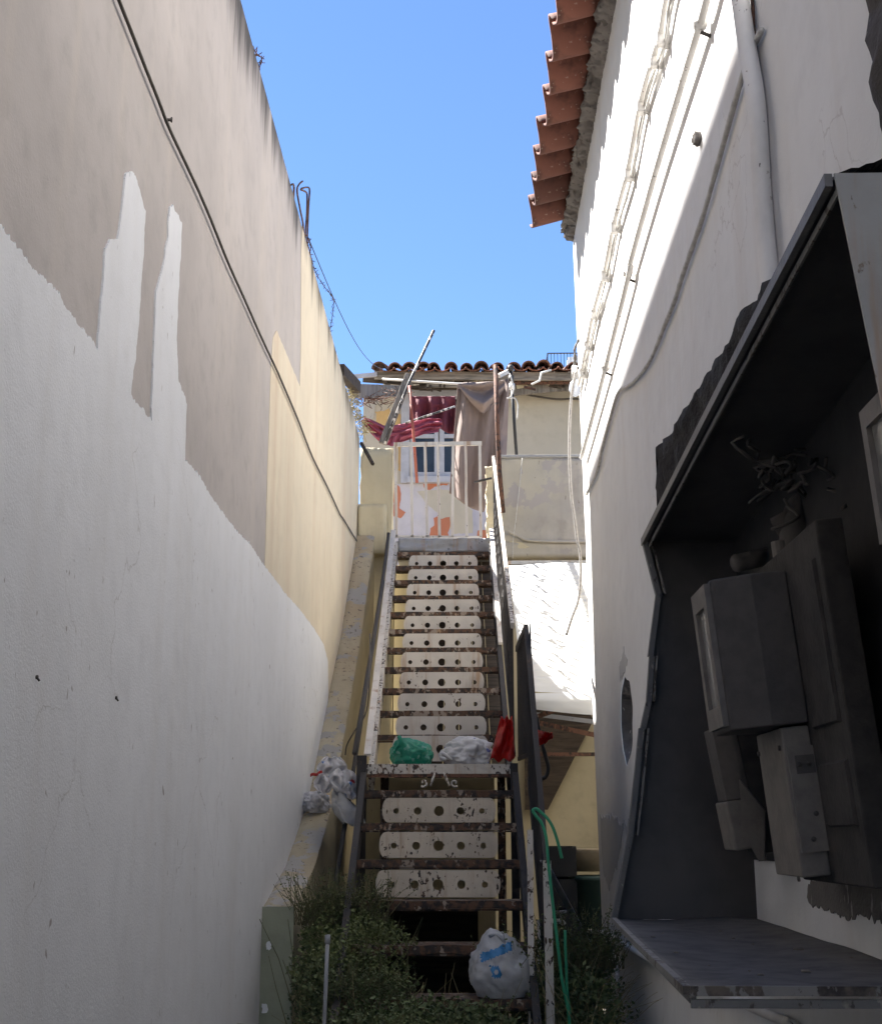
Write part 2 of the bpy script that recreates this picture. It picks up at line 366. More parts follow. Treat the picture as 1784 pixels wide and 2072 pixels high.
wt += [zm(*q) for q in ((878, 130), (872, 280), (870, 395), (940, 470), (1000, 580), (1065, 665), (1120, 740), (1185, 800), (1240, 890), (1290, 950), (1340, 1020), (1420, 1110), (1480, 1190), (1530, 1270), (1550, 1350), (1552, 1480))]
wpoly = onL(wt); wpoly = [(-5.9, .0), (-5.9, wpoly[0][1] + 2.4), (.6, wpoly[0][1] + .55)] + wpoly + [(wpoly[-1][0], 0.1)]
MB().slab([jag(wpoly, .007, .0075, 42, 5, 1, 1.25)], lambda a, b, d: Vector((XL + .0055 - d, a, b)), .006).build('white_paint', M['white_l'], LW)

def wire(name, label, cat, pts, r, mat, group=None, smooth=5, seg=7, jit=0):
    o = MB().tube(pts, r, seg, smooth, jit=jit).build(name, mat, smooth=True)
    return tag(o, label, cat, group)
cab_pts = [(548, -60), (565, 0), (620, 140), (690, 320), (750, 470), (800, 600), (870, 750), (940, 900), (1000, 1040), (1080, 1240), (1165, 1430), (1240, 1600), (1310, 1750)]
pl = [P(*zl(*q), X=XL + .014) for q in cab_pts] + [P(*zm(*q), X=XL + .014) for q in ((1325, 0), (1410, 200), (1480, 380), (1550, 520), (1610, 650), (1630, 680), (1690, 780))]
wire('electric_cable', 'black cable sagging along the taupe wall above the white paint', 'cable', pl, .0052, M['cable'])
for k, (u, v) in enumerate(((72, 1370), (233, 1412))):
    q = P(u, v, X=XL + .004); m = MB(); m.tube([q - Vector((.03, 0, 0)), q + Vector((.006, 0, 0))], .0045, 8); m.tube([q + Vector((.003, 0, 0)), q + Vector((.009, .002, -.008))], .0025, 6)
    tag(m.build('wall_plug', M['iron'], smooth=True), 'small rusty plug stuck in the white painted wall', 'wall plug', 'plugs in the white wall')
q = P(*zl(800, 568), X=XL + .004); m = MB(); m.tube([q - Vector((.03, 0, 0)), q + Vector((.010, 0, 0))], .005, 8); m.tube([q + Vector((.009, 0, -.008)), q + Vector((.009, 0, .008))], .003, 6)
tag(m.build('wall_plug', M['iron'], smooth=True), 'bent clip in the taupe wall beside the black cable', 'wall plug')

# starter bars and barbed wire on the wall head
XT = XL - .06
def rebar(pts, label):
    q = [P(*zr(*p), X=XT) for p in pts]; q.append(Vector((XT, q[-1].y, TOP - .06)))
    wire('starter_bar', label, 'rebar', q, .0055, M['rust'], 'steel bars on the wall head', 4, 6)
rebar([(150, 115), (118, 145), (105, 200), (130, 350), (158, 520)], 'rusty steel bar on wall head, hooked outwards to a single open bend')
rebar([(140, 175), (190, 165), (208, 190), (200, 320), (190, 560)], 'tallest hooked rusty bar of the group on the wall head')
rebar([(135, 185), (178, 205), (188, 240), (184, 400), (174, 540)], 'rusty bar with lower hook tucked against the tallest bar')
rebar([(55, 146), (72, 138), (78, 160), (78, 215)], 'short hooked rusty bar standing apart from the other bars')
def barbed(pts, label, r=.0025):
    m = MB(); q = [P(*p, X=XL - .02) for p in pts]; m.tube(q, r, 5, 6)
    for i in range(len(q)-1):
        for t in (.25, .75):
            c = q[i].lerp(q[i+1], t)
            for _ in range(2):
                d = Vector((rnd.uniform(-1, 1), rnd.uniform(-1, 1), rnd.uniform(-1, 1))).normalized() * .022
                m.tube([c - d, c + d], .0018, 4)
    tag(m.build('barbed_wire', M['rust']), label, 'barbed wire')
barbed([zr(*p) for p in ((195, 640), (240, 815), (265, 880), (300, 940), (340, 1000), (385, 1050), (405, 1110), (400, 1190), (385, 1300), (370, 1370))], 'loop of barbed wire sagging off the wall head')
barbed([zr(*p) for p in ((180, 560), (200, 595), (216, 660), (208, 740), (222, 780))], 'short barbed wire end below the hooked bars')
barbed([zl(*p) for p in ((1205, 235), (1218, 255), (1240, 275), (1236, 305), (1222, 325))], 'curl of barbed wire alone on the wall head, away from the bars')
a = P(*zr(200, 590), X=XT); b = P(*zr(840, 1680), Y=14.4)
pts = [a.lerp(b, t) + Vector((0, 0, -.22*math.sin(math.pi*t))) for t in [i/16 for i in range(17)]]
wire('stay_wire', 'thin wire strung from the hooked bars to the tiled roof', 'wire', pts, .0035, M['railblue'], smooth=0, seg=5)

# ------------------------------------------------------------------ tall house behind the left wall (keeps the sun off the alley)
HB = T('neighbour_house', 'plain rendered house standing behind the boundary wall', 'house', (-5.5, 2, 0))
hx = -3.6; htop = CZ + 2.02 + (XR - hx) * 1.6
MB().box((-7.5, -6, -.1), (hx, 10.2, htop)).build('wall', M['facade'], HB)
MB().box((-7.56, -6.06, htop + .002), (hx + .0, 10.22, htop + .12)).build('roof_coping', M['bare'], HB)
for yy in (-3, 1, 5):
    f = MB().box((hx - .02, yy, 3.2), (hx + .04, yy + 1.0, 4.6)).build('window', M['winwhite'], HB)
    MB().box((hx - .01, yy + .08, 3.28), (hx + .045, yy + .92, 4.52)).build('pane', M['glass'], f)

# ------------------------------------------------------------------ sloping parapet along the stair
prof = [(5.90, -.306), (6.15, -.245), (6.597, -.142), (7.1, .05), (7.543, .247), (8.233, .73), (9.253, 1.423), (9.8, 1.90), (10.355, 2.372), (10.5, 2.50)]
PT = .145
PA = T('stair_parapet', 'low sloping cream parapet with worn concrete top beside the steps', 'parapet', (XL + PT/2, 8, .3))
pp = densify(prof, .05, False)
m = MB(); s_ = MB()
x0, x1 = XL + .003, XL + PT
vs_ = []
for i, (y, z) in enumerate(pp):
    for k in range(7):
        t = k/6; e = .006*fbm((t*3, y*9, 1)) - (.012 if k in (0, 6) else 0)
        vs_.append((x0 + (x1 + .004 - x0)*t + (0 if k not in (6,) else .004*fbm((y*11, 3, 3))), y, CZ + z + e))
nn = len(pp)
m.add(vs_, [(i*7+k, i*7+k+1, (i+1)*7+k+1, (i+1)*7+k) for i in range(nn-1) for k in range(6)])
m.build('coping', M['ledge'], PA, smooth=True)
s_.slab([[(y, CZ + z - .014) for y, z in pp] + [(10.5, 0), (5.9, 0)]], lambda a, b, d: Vector((x1 - d, a, b)), PT - .006)
s_.build('side', M['cream_wall'], PA)
e_ = MB(); e_.grid(lambda a, b: (x0 + (x1 - x0)*a, 5.897 + .004*fbm((a*8, b*20, 5)), CZ - .33 - .97*b + (.012 if b == 0 else 0) + .014), 8, 40)
e_.build('end_face', M['green_end'], PA, smooth=True)
for k, (u, v, sx) in enumerate(((543, 1915, 9), (536, 2040, 9))):
    c = P(u, v, Y=5.89); lp = jag([(c.x + sx*.0014*math.cos(a), c.z + sx*.0022*math.sin(a)) for a in [i*2*math.pi/14 for i in range(14)]], .004, .012, 60, k*5+1)
    MB().slab([lp], lambda a, b, d: Vector((a, 5.886 + d, b)), .004).build('paint_splash', M['white_l'], PA)

# gate pier at the head of the parapet
GP = T('gate_pier', 'cream rendered pier beside the white gate', 'pier', (-.77, 10.6, 2))
def rough_box(lo, hi, amp, f, n=(8, 4, 24)):
    m = MB(); lo = Vector(lo); hi = Vector(hi); d = hi - lo
    def dsp(p):
        p = Vector(p); return p + Vector((fbm(p*f + Vector((1, 0, 0))), fbm(p*f + Vector((0, 9, 0))), fbm(p*f + Vector((0, 0, 5)))))*amp
    ax = [(0, 1, 2), (1, 2, 0), (2, 0, 1)]
    for i, j, k in ax:
        for s in (0, 1):
            def fn(a, b):
                q = [0, 0, 0]; q[i] = lo[i] + d[i]*a; q[j] = lo[j] + d[j]*b; q[k] = hi[k] if s else lo[k]; return dsp(q)
            m.grid(fn, n[i], n[j])
    return m
def rbuild(m, name, mat, parent, smooth=True):
    o = m.build(name, mat, parent, smooth); bm = bmesh.new(); bm.from_mesh(o.data); bmesh.ops.remove_doubles(bm, verts=bm.verts, dist=.0005); bmesh.ops.recalc_face_normals(bm, faces=bm.faces); bm.to_mesh(o.data); bm.free()
    for p in o.data.polygons: p.use_smooth = smooth
    return o
ptop = P(760, 906, Y=10.55).z
xr = P(793, 1000, Y=10.55).x
rbuild(rough_box((XL + .01, 10.56, 1.2), (xr, 10.8, ptop), .012, 9, (10, 6, 40)), 'pier_block', M['cream_wall'], GP)
lb0 = P(722, 1020, Y=10.4); lb1 = P(780, 1095, Y=10.4)
rbuild(rough_box((XL + .012, 10.40, lb1.z - .1), (lb1.x, 10.57, lb0.z), .006, 8, (8, 5, 10)), 'pier_plinth', M['cream_wall'], GP)

# ------------------------------------------------------------------ right house (white)
RH = T('white_house', 'white plastered house with clay tile eaves on the alley', 'house', (2.3, 2, 0))
RTOP = CZ + 3.99
corner = [(7.50 + .145*(z + .97) + .012*fbm((0, z*4, 3)), CZ + z) for z in [-1.3 + .12*i for i in range(44)]]
hc = P(1267, 1455, X=XR); 
hole = [(hc.y + (.23 + .03*noise.noise(Vector((math.cos(a)*2, math.sin(a)*2, 1))))*math.cos(a), hc.z + (.20 + .03*noise.noise(Vector((math.cos(a)*2, math.sin(a)*2, 7))))*math.sin(a)) for a in [2*math.pi*i/36 for i in range(36)]]
outer = [(-6, 0)] + [c for c in corner if c[1] < RTOP] + [(corner[-1][0], RTOP), (-6, RTOP)]
flat = outer + hole; n0 = len(outer); n1 = len(flat)
tri = tessellate_polygon([[Vector((p[0], p[1], 0)) for p in outer], [Vector((p[0], p[1], 0)) for p in hole]])
m = MB()
vv = [(XR, y, z) for y, z in flat] + [(XR + 3.2, y, z) for y, z in outer]
m.add(vv, list(tri) + [(i, (i+1) % n0, n1 + (i+1) % n0, n1 + i) for i in range(n0)])
m.build('wall', M['white_r'], RH)
m = MB(); hN = len(hole)
def cup(a, b):
    i = int(round(a*hN)) % hN; r = 1 - b; y, z = hole[i]; q = Vector((XR, hc.y + (y - hc.y)*r, hc.z + (z - hc.z)*r))
    q.x += .075*(1 - (1-b)**4) + (.05*fbm((q.y*9, q.z*9, 4)) if b > .01 else 0) + (.002 if b == 0 else 0); return q
m.grid(cup, hN, 8); rbuild(m, 'broken_hole', M['rubble'], RH)
for lst in ([(1214, 1655), (1240, 1650), (1262, 1668), (1258, 1690), (1250, 1740), (1232, 1800), (1220, 1760)], [(1285, 1655), (1262, 1662), (1268, 1690), (1282, 1720)], [(1262, 1318), (1269, 1335), (1262, 1362), (1255, 1372), (1252, 1345)]):
    lp = [(q.y, q.z) for q in (P(u, v, X=XR) for u, v in lst)]
    MB().slab([jag(lp, .02, .03, 14, 8)], lambda a, b, d: Vector((XR - .002 + d, a, b)), .004).build('bare_patch', M['bare_pale'], RH)
lp = [(q.y, q.z) for q in (P(*z5(*p), X=XR) for p in ((930, 1480), (1250, 1480), (1250, 1660), (1150, 1625), (1080, 1640), (1010, 1600), (945, 1590), (915, 1540)))]
MB().slab([jag(lp, .008, .012, 45, 2)], lambda a, b, d: Vector((XR - .002 + d, a, b)), .004).build('soot_patch', M['dirt'], RH)
# rough dark pier at the near side
a = P(1731, 0, X=XR - .05); b = P(1769, 332, X=XR - .05)
m = MB()
def pier(s, t):
    z = b.z + .02 + (a.z + 1.2 - b.z)*t
    yl = b.y + (a.y - b.y)*(z - b.z)/(a.z - b.z); yy = yl - s*1.0
    return Vector((XR - .05*min(1, s*30) + .025*fbm((yy*8, z*8, 3)), yy + .03*fbm((s, z*7, 5)), z))
m.grid(pier, 40, 60); m.build('exposed_stonework', M['moss_stone'], RH, smooth=True)

# half-round clay tiles
def tile_mesh(name, r0, r1, L, th, convex=True, seg=10, arc=math.pi*.95):
    m = MB(); ang = [-(arc/2) + arc*i/seg for i in range(seg+1)]; s = 1 if convex else -1
    vs_ = []
    for y, r in ((0, r0), (L*.5, (r0+r1)/2), (L, r1)):
        for rr in (r, r - th):
            for a in ang: vs_.append((rr*math.sin(a), y, s*(rr*math.cos(a) - r*math.cos(arc/2))))
    n = seg+1; F_ = []
    for k in range(2):
        o = k*2*n; q = (k+1)*2*n
        for i in range(seg):
            F_ += [(o+i, o+i+1, q+i+1, q+i), (o+n+i, q+n+i, q+n+i+1, o+n+i+1)]
        F_ += [(o, q, q+n, o+n), (o+seg, o+n+seg, q+n+seg, q+seg)]
    for i in range(seg): F_ += [(i, n+i, n+i+1, i+1), (4*n+i, 4*n+i+1, 5*n+i+1, 5*n+i)]
    m.add(vs_, F_); me = m.mesh(name)
    for p in me.polygons: p.use_smooth = True
    return me
# eaves of the white house: tiles run up towards +X, their ends overhang the alley
EV = T('tiled_eave', 'red clay tile eave overhanging the alley on the white house', 'eave', (XR, 5, RTOP))
def s_tile(wd, L, th):
    m = MB(); prof = []
    for i in range(9): t = i/8; prof.append((-wd*.5 + wd*.66*t, -.058*math.sin(math.pi*t)))
    for i in range(1, 9): t = i/8; prof.append((wd*.16 + wd*.40*t, .07*math.sin(math.pi*t)))
    n = len(prof); vs_ = []
    for y, k in ((0, 1.0), (.02, 1.0), (L*.5, .97), (L, .94)):
        for dz in (0, th): vs_ += [(x*k, y, z*k + dz) for x, z in prof]
    F_ = []
    for k in range(3):
        o, q = 2*n*k, 2*n*(k+1)
        for i in range(n-1): F_ += [(o+i, o+i+1, q+i+1, q+i), (o+n+i, q+n+i, q+n+i+1, o+n+i+1)]
        F_ += [(o, q, q+n, o+n), (o+n-1, o+2*n-1, q+2*n-1, q+n-1)]
    for i in range(n-1): F_ += [(i, n+i, n+i+1, i+1), (6*n+i, 6*n+i+1, 7*n+i+1, 7*n+i)]
    me = m.add(vs_, F_).mesh('roof_tile')
    for p in me.polygons: p.use_smooth = True
    me.materials.append(M['tile']); return me
step = .325; stl = s_tile(step, .46, .016); tipx = .455
y = 7.95
while y > 2.2:
    for row in range(2):
        sl = R(14); base = Vector((tipx + row*.36*math.cos(sl) + rnd.uniform(-.015, .015), y + rnd.uniform(-.008, .008), RTOP + .055 + row*(.36*math.sin(sl) + .014)))
        rot = Matrix.Rotation(R(-90) + rnd.uniform(-.03, .03), 4, 'Z') @ Matrix.Rotation(sl + rnd.uniform(-.03, .03), 4, 'X') @ Matrix.Rotation(rnd.uniform(-.03, .03), 4, 'Y')
        link('roof_tile', stl, None, EV, world=Matrix.Translation(base) @ rot)
    y -= step
m = MB()
def mor(a, b):
    y = 2.0 + 6.2*a; ang = b*math.pi*.62
    base = Vector((XR + .01 - .11*math.sin(ang)*(1 - .35*b), y, RTOP - .02 + .10*b))
    k = fbm((y*9, b*3, 1)); k2 = fbm((y*30, b*9, 4)); return base + Vector((.035*k + .014*k2, .02*k2, .025*k + .012*k2))
m.grid(mor, 420, 9); m.build('mortar_bed', M['mortar'], EV, smooth=True)
MB().hexa([(XR - .05, 2, RTOP + .09), (XR + 1.6, 2, RTOP + .46), (XR + 1.6, 8.15, RTOP + .46), (XR - .05, 8.15, RTOP + .09)], [(XR - .05, 2, RTOP + .105), (XR + 1.6, 2, RTOP + .475), (XR + 1.6, 8.15, RTOP + .475), (XR - .05, 8.15, RTOP + .105)]).build('roof_deck', M['mortar'], EV)

# pipes and cables on the white wall
def onR(pts, off): return [P(u, v, X=XR - off) for u, v in pts]
c1 = T('conduit_pipe', 'upper white conduit with lumpy clips along the sunlit wall', 'pipe', onR([(1242, 452)], .03)[0])
pts = onR([z6(*q) for q in ((800, -120), (770, 0), (742, 160), (712, 260), (650, 480), (590, 800), (525, 1050), (480, 1280), (430, 1460), (400, 1610), (375, 1740))], .032)
pts.append(Vector((XR - .032, 7.72, pts[-1].z - .01)))
MB().tube(pts, .012, 10, 4, jit=.06).build('pipe', M['whitepipe'], c1, True)
p2 = [q + Vector((.012, 0, -.033)) + Vector((0, 0, .012*math.sin(k*2.1))) for k, q in enumerate(pts)]
MB().tube(p2, .006, 6, 5, jit=.3).build('wire', M['whitecable'], c1, True)
p2 = [q + Vector((.016, 0, -.048)) + Vector((0, 0, .012*math.sin(k*1.3+1))) for k, q in enumerate(pts)]
MB().tube(p2, .005, 6, 5, jit=.4).build('wire', M['whitecable'], c1, True)
for q in pts[2:-1]:
    rbuild(rough_box(q + Vector((-.016, -.015, -.05)), q + Vector((.034, .015, .018)), .006, 40, (4, 4, 6)), 'clip', M['whitepipe'], c1)
pts = onR([z6(*q) for q in ((990, -120), (960, 0), (930, 110), (800, 540), (700, 880), (590, 1280))] + [(1273, 552), (1225, 743), (1196, 853)], .03)
pts.append(Vector((XR - .03, 7.7, pts[-1].z - .02)))
c2 = T('conduit_pipe', 'plain white conduit running below the clipped one', 'pipe', pts[4])
MB().tube(pts, .0135, 10, 4).build('pipe', M['whitepipe'], c2, True)
for q in (pts[2], pts[5], pts[7]):
    MB().tube([q + Vector((0, -.012, 0)), q + Vector((0, .012, 0))], .023, 10).build('clip', M['whitepipe'], c2, True)
    MB().tube([q + Vector((.0, 0, -.03)), q + Vector((.03, 0, -.045))], .006, 6).build('screw', M['iron'], c2, True)
pts = onR([(1540, 60), (1504, 146)] + [zw(*q) for q in ((720, 0), (650, 250), (600, 400), (530, 600), (490, 730), (430, 880), (370, 1030), (310, 1130), (240, 1200), (180, 1240), (130, 1400), (90, 1550), (60, 1680), (5, 1800))], .013)
wire('painted_cable', 'whitewashed cable drooping down the shaded white wall', 'cable', pts, .0085, M['whitecable'], jit=.12)
pts = onR([(1488, -60), (1497, 0), (1510, 90), (1530, 215), (1541, 390), (1552, 525), (1563, 660), (1572, 800)], .035)
wire('downpipe', 'thick white downpipe with a rusty seam on the near wall', 'pipe', pts, .023, M['whitepipe'], seg=14)
pts = onR([(1512, -60), (1521, 0), (1527, 90), (1546, 215), (1557, 390), (1568, 525), (1582, 700)], .006)
wire('rust_seam', 'thin rusty strip of iron beside the downpipe', 'strip', pts, .005, M['rust'])
q = onR([z6(930, 650)], 0)[0]
rbuild(rough_box(q + Vector((-.02, -.014, -.018)), q + Vector((.01, .014, .018)), .012, 40, (4, 4, 4)), 'wall_stub', M['mortar'], None)
tag(bpy.data.objects[-1] if False else [o for o in COL.objects if o.name.startswith('wall_stub')][0], 'broken white bracket stub on the sunlit wall', 'bracket')
# small pipes by the cabinet foot
pts = onR([z5(*q) for q in ((28, 1690), (80, 1700), (150, 1740), (230, 1790), (330, 1840), (560, 1950), (700, 2010), (860, 2080))], .02)
pts[0] += Vector((-.02, .05, .0))
wire('water_pipe', 'white water pipe running under the meter cabinet', 'pipe', pts, .0125, M['whitepipe'], seg=9)
pts = onR([z5(*q) for q in ((95, 1700), (118, 1800), (135, 1915))], .01)
wire('pipe_stub', 'short white pipe going down from the water pipe', 'pipe', pts, .010, M['whitepipe'], seg=8)

# ------------------------------------------------------------------ metal staircase
def sx(y): return -.135 - .012*(y - 6.17)
ST = T('metal_staircase', 'rusty white metal staircase with perforated riser plates', 'staircase', (sx(6), 6, .35))
HW = .378
def tread(y, z, hw=HW, d=.235, mat='tread'):
    c = sx(y); m = MB(); wv = lambda x: .004*fbm((x*6, y*3, 2))
    n = 12
    for i in range(n):
        a = c - hw + 2*hw*i/n; b = c - hw + 2*hw*(i+1)/n
        za, zb = z + wv(a), z + wv(b)
        m.hexa([(a, y, za - .014), (b, y, zb - .014), (b, y + d, z - .014), (a, y + d, z - .014)], [(a, y, za), (b, y, zb), (b, y + d, z), (a, y + d, z)])
    for i in range(n):
        a = c - hw + 2*hw*i/n; b = c - hw + 2*hw*(i+1)/n; za, zb = z + wv(a) + .003, z + wv(b) + .003; ja, jb = .004*fbm((a*9, z*7, 1)), .004*fbm((b*9, z*7, 1))
        m.hexa([(a, y - .006 + ja, za - .034), (b, y - .006 + jb, zb - .034), (b, y - .0005 + jb, zb - .034), (a, y - .0005 + ja, za - .034)], [(a, y - .006 + ja, za), (b, y - .006 + jb, zb), (b, y - .0005 + jb, zb), (a, y - .0005 + ja, za)])
    m.beam((c - hw, y + .012, z - .036), (c + hw, y + .012, z - .036), .022, .008)
    return m.build('tread', M[mat], ST)
up = [(7.738 + .252*i, CZ + .574 + .1658*i) for i in range(11)]
low = [(6.657, CZ + .218), (6.425, CZ + .054), (6.18, CZ - .113), (5.93, CZ - .283), (5.68, CZ - .45)]
for y, z in up: tread(y, z)
for y, z in low: tread(y, z)
lowest = (5.40, CZ - .63); tread(*lowest)
def riser(y, zb, zt, mat, W=.555):
    c = sx(y); h = zt - zb; cr = h*.46
    out = []
    for sgn in (1, -1):
        for i in range(9):
            a = -math.pi/2 + math.pi*i/8
            out.append((c + sgn*(W/2 - cr*.55 + cr*.55*math.cos(a)), (zb+zt)/2 + sgn*(h/2)*math.sin(a)))
    loops = [out]
    for k, dm in ((-2, .028), (-1, .038), (0, .050), (1, .038), (2, .028)):
        hx = c + k*.107; loops.append([(hx + dm/2*math.cos(a), (zb+zt)/2 - .004 + dm/2*math.sin(a)) for a in [2*math.pi*i/16 for i in range(16)]])
    MB().slab(loops, lambda a, b, d: Vector((a, y + d, b)), .004).build('riser_plate', M[mat], ST)
for i in range(10):
    y, z = up[i]; riser(y + .20, z + .004, z + .130, 'platemetal')
riser(7.50, CZ + .41, CZ + .555, 'platemetal')
for i in (1, 2, 3):
    y, z = low[i]; riser(y + .205, z + .008, z + .128, 'platemetal_worn', .57)
# stringers
for s in (-1, 1):
    a = Vector((sx(7.3) + s*(HW + .012), 7.40, CZ + .30)); b = Vector((sx(10.4) + s*(HW + .012), 10.42, CZ + 2.29))
    MB().beam(a, b, .03, .13).build('stringer', M['paintmetal'] if s < 0 else M['darkmetal'], ST)
    a = Vector((sx(5.3) + s*(HW + .012), 5.25, CZ - .78)); b = Vector((sx(6.75) + s*(HW + .012), 6.80, CZ + .27))
    MB().beam(a, b, .03, .12).build('stringer', M['darkmetal'], ST)
a = Vector((sx(7.4) - HW - .035, 7.42, CZ + .44)); b = Vector((sx(10.4) - HW - .035, 10.44, CZ + 2.46))
MB().beam(a, b, .04, .018).build('edge_strip', M['gate'], ST)
a = Vector((sx(8.6) + HW + .02, 8.7, CZ + 1.26)); b = Vector((sx(10.4) + HW + .02, 10.44, CZ + 2.47))
MB().beam(a, b, .035, .018).build('edge_strip', M['gate'], ST)
# landing
c = sx(7)
m = MB().box((c - HW - .03, 6.80, CZ + .335), (c + HW + .03, 7.66, CZ + .352)); m.build('landing', M['tread'], ST)
fl = MB(); fl.grid(lambda a, b: (c - HW + 2*HW*a, 6.797 + .003*fbm((a*14, b*3, 2)), CZ + .358 - .05*b), 40, 3); fl.build('landing_edge', M['paintmetal'], ST, solid=.006)
MB().beam((c - HW, 6.805, CZ + .298), (c + HW, 6.805, CZ + .298), .025, .016).build('landing_angle', M['rust'], ST)
for x in (c - HW + .03, c + HW - .06):
    MB().box((x, 7.52, gz(x, 7.5) - .03), (x + .045, 7.565, CZ + .334)).build('post', M['tread'], ST)
MB().box((c - HW - .045, 6.76, gz(-.5, 6.7) - .03), (c - HW + .005, 6.795, CZ + .40)).build('newel_post', M['darkmetal'], ST)
MB().box((c + HW - .01, 6.76, gz(.3, 6.7) - .03), (c + HW + .03, 6.795, CZ + .36)).build('newel_post', M['darkmetal'], ST)
for s, (u0, v0, u1, v1) in ((-1, (*z3(872, 172), *z3(850, 235))), (1, (*z3(912, 172), *z3(940, 235)))):
    p0 = P(u0, v0, Y=6.80); p1 = P(u1, v1, Y=6.78)
    sc = P(*z3(880 + s*(62 if s < 0 else 85), 222), Y=6.78)
    pts = [p0, p0.lerp(p1, .6), p1] + [sc + Vector((-s*.020*(1 - k/11)*math.cos(k*.62), 0, .020*(1 - k/11)*math.sin(k*.62 - .9))) for k in range(9)]
    MB().tube(pts[:3], .007, 7).build('scroll_bracket', M['paintmetal'], ST, True)
    MB().tube([sc + Vector((s*(.004 + .0022*k)*math.cos(k*.75 - .6), 0, (.004 + .0022*k)*math.sin(k*.75 - .6))) for k in range(9)], .006, 7, 2).build('scroll', M['paintmetal'], ST, True)
# top landing sheet
t0 = P(806, 1090, Y=10.46); t1 = P(992, 1116, Y=10.46)
tm = MB(); tm.grid(lambda a, b: (t0.x + (t1.x - t0.x)*a, 10.45 + .022*fbm((a*5, b*2, 6)), t1.z + (t0.z - t1.z)*b), 40, 8); tm.build('top_sheet', M['greymetal'], ST, True, solid=.004)
MB().box((t0.x - .02, 10.47, t0.z - .12), (t1.x + .02, 11.2, t0.z - .02)).build('top_landing', M['bare'], ST)
# right railing
XRAIL = .255
def railing(name, tp, bt, nb, mat, topmat, scroll):
    rl = MB().beam(tp[0], tp[1], .022, .034).build(name, M[topmat], ST)
    MB().beam(bt[0], bt[1], .014, .024).build('bottom_rail', M[mat], rl)
    for i in range(nb):
        t = (i + .5)/nb; a = Vector(tp[0]).lerp(Vector(tp[1]), t); b = Vector(bt[0]).lerp(Vector(bt[1]), t); b.y = a.y
        MB().beam(b, a, .010, .010, Vector((0, 1, 0))).build('baluster', M[mat], rl)
        if scroll and i < nb - 1 and i > 2 and i % 2:
            cc = a.lerp(b, .5) + Vector((0, .05, 0)); pts = []
            for k in range(26):
                ph = (k/25 - .5)*2; rr = .040*(1.05 - abs(ph)*.72); an = ph*5.2
                pts.append(cc + Vector((0, rr*math.sin(an), ph*.10 + rr*math.cos(an)*(1 if ph > 0 else -1) - (.045 if ph > 0 else -.045))))
            MB().tube(pts, .008, 6).build('scroll', M[mat], rl)
    return rl
railing('railing', [(XRAIL - .02, 10.45, CZ + 3.09), (XRAIL, 7.05, CZ + 1.12)], [(XRAIL - .02, 10.45, CZ + 2.42), (XRAIL, 7.05, CZ + .42)], 34, 'darkmetal', 'paintmetal', True)
XR2 = .315
lt = [Vector((XR2, 6.72, CZ + 1.05)), Vector((XR2 + .008, 5.45, CZ - .14))]
rl = railing('railing', [lt[0], lt[1]], [(XR2, 6.72, CZ + .28), (XR2 + .008, 5.45, CZ - .72)], 18, 'darkmetal', 'darkmetal', False)
r2 = railing('railing', [Vector((XR2, 7.98, CZ + 1.12)), Vector((XR2, 6.74, CZ + 1.06))], [(XR2, 7.98, CZ + .45), (XR2, 6.74, CZ + .40)], 15, 'darkmetal', 'darkmetal', False)
pn = []
for i in range(9):
    a = math.pi/2*i/8; pn.append((6.72 - .16 + .16*math.sin(a), CZ + 1.05 - .16 + .165*math.cos(a)))
lp = [(6.56, CZ + .92)] + pn + [(6.72, CZ + .25), (5.9, CZ - .36), (5.9, CZ + .30)]
MB().slab([lp], lambda a, b, d: Vector((XR2 + .012 + d, a, b)), .005).build('side_sheet', M['darkmetal'], rl)
MB().beam((XR2 + .01, 5.43, gz(.3, 5.4) - .03), (XR2 + .008, 5.44, CZ - .10), .032, .03, Vector((0, 1, 0))).build('newel_post', M['paintmetal'], ST)
MB().beam((XR2 - .07, 5.40, gz(.3, 5.4) - .03), (XR2 - .05, 5.62, CZ + .02), .024, .024, Vector((0, 1, 0))).build('newel_post', M['paintmetal'], ST)
# dark boards added under the upper flight to keep the riser holes dark
for k in range(7):
    xa = sx(9) - .268 + .098*k
    MB().beam((xa + .047, 7.86, CZ + .34), (xa + .03, 10.9, CZ + 2.30), .092, .018).build('added_dark_board', M['darkwood'], ST)
# wall under the stair
UW = T('stair_base_wall', 'ochre rendered wall seen behind the lower treads', 'wall', (0, 7.7, .3))
MB().box((-.62, 7.68, CZ - .40), (.16, 7.78, CZ + .325)).build('wall', M['yellow_dim'], UW)
MB().box((-.62, 7.68, .25), (-.52, 7.78, CZ - .402)).build('jamb', M['yellow_dim'], UW)
MB().box((-.60, 8.3, .2), (.16, 8.36, CZ + .3)).build('added_dark_backing', M['darkwood'], UW)  # dark panels added behind and beside the opening to keep it black
MB().box((-.62, 7.79, .2), (-.58, 8.3, CZ + .3)).build('added_dark_backing', M['darkwood'], UW)
MB().box((.12, 7.79, .2), (.16, 8.3, CZ + .3)).build('added_dark_backing', M['darkwood'], UW)
MB().box((.06, 7.68, .25), (.16, 7.78, CZ - .402)).build('jamb', M['yellow_dim'], UW)

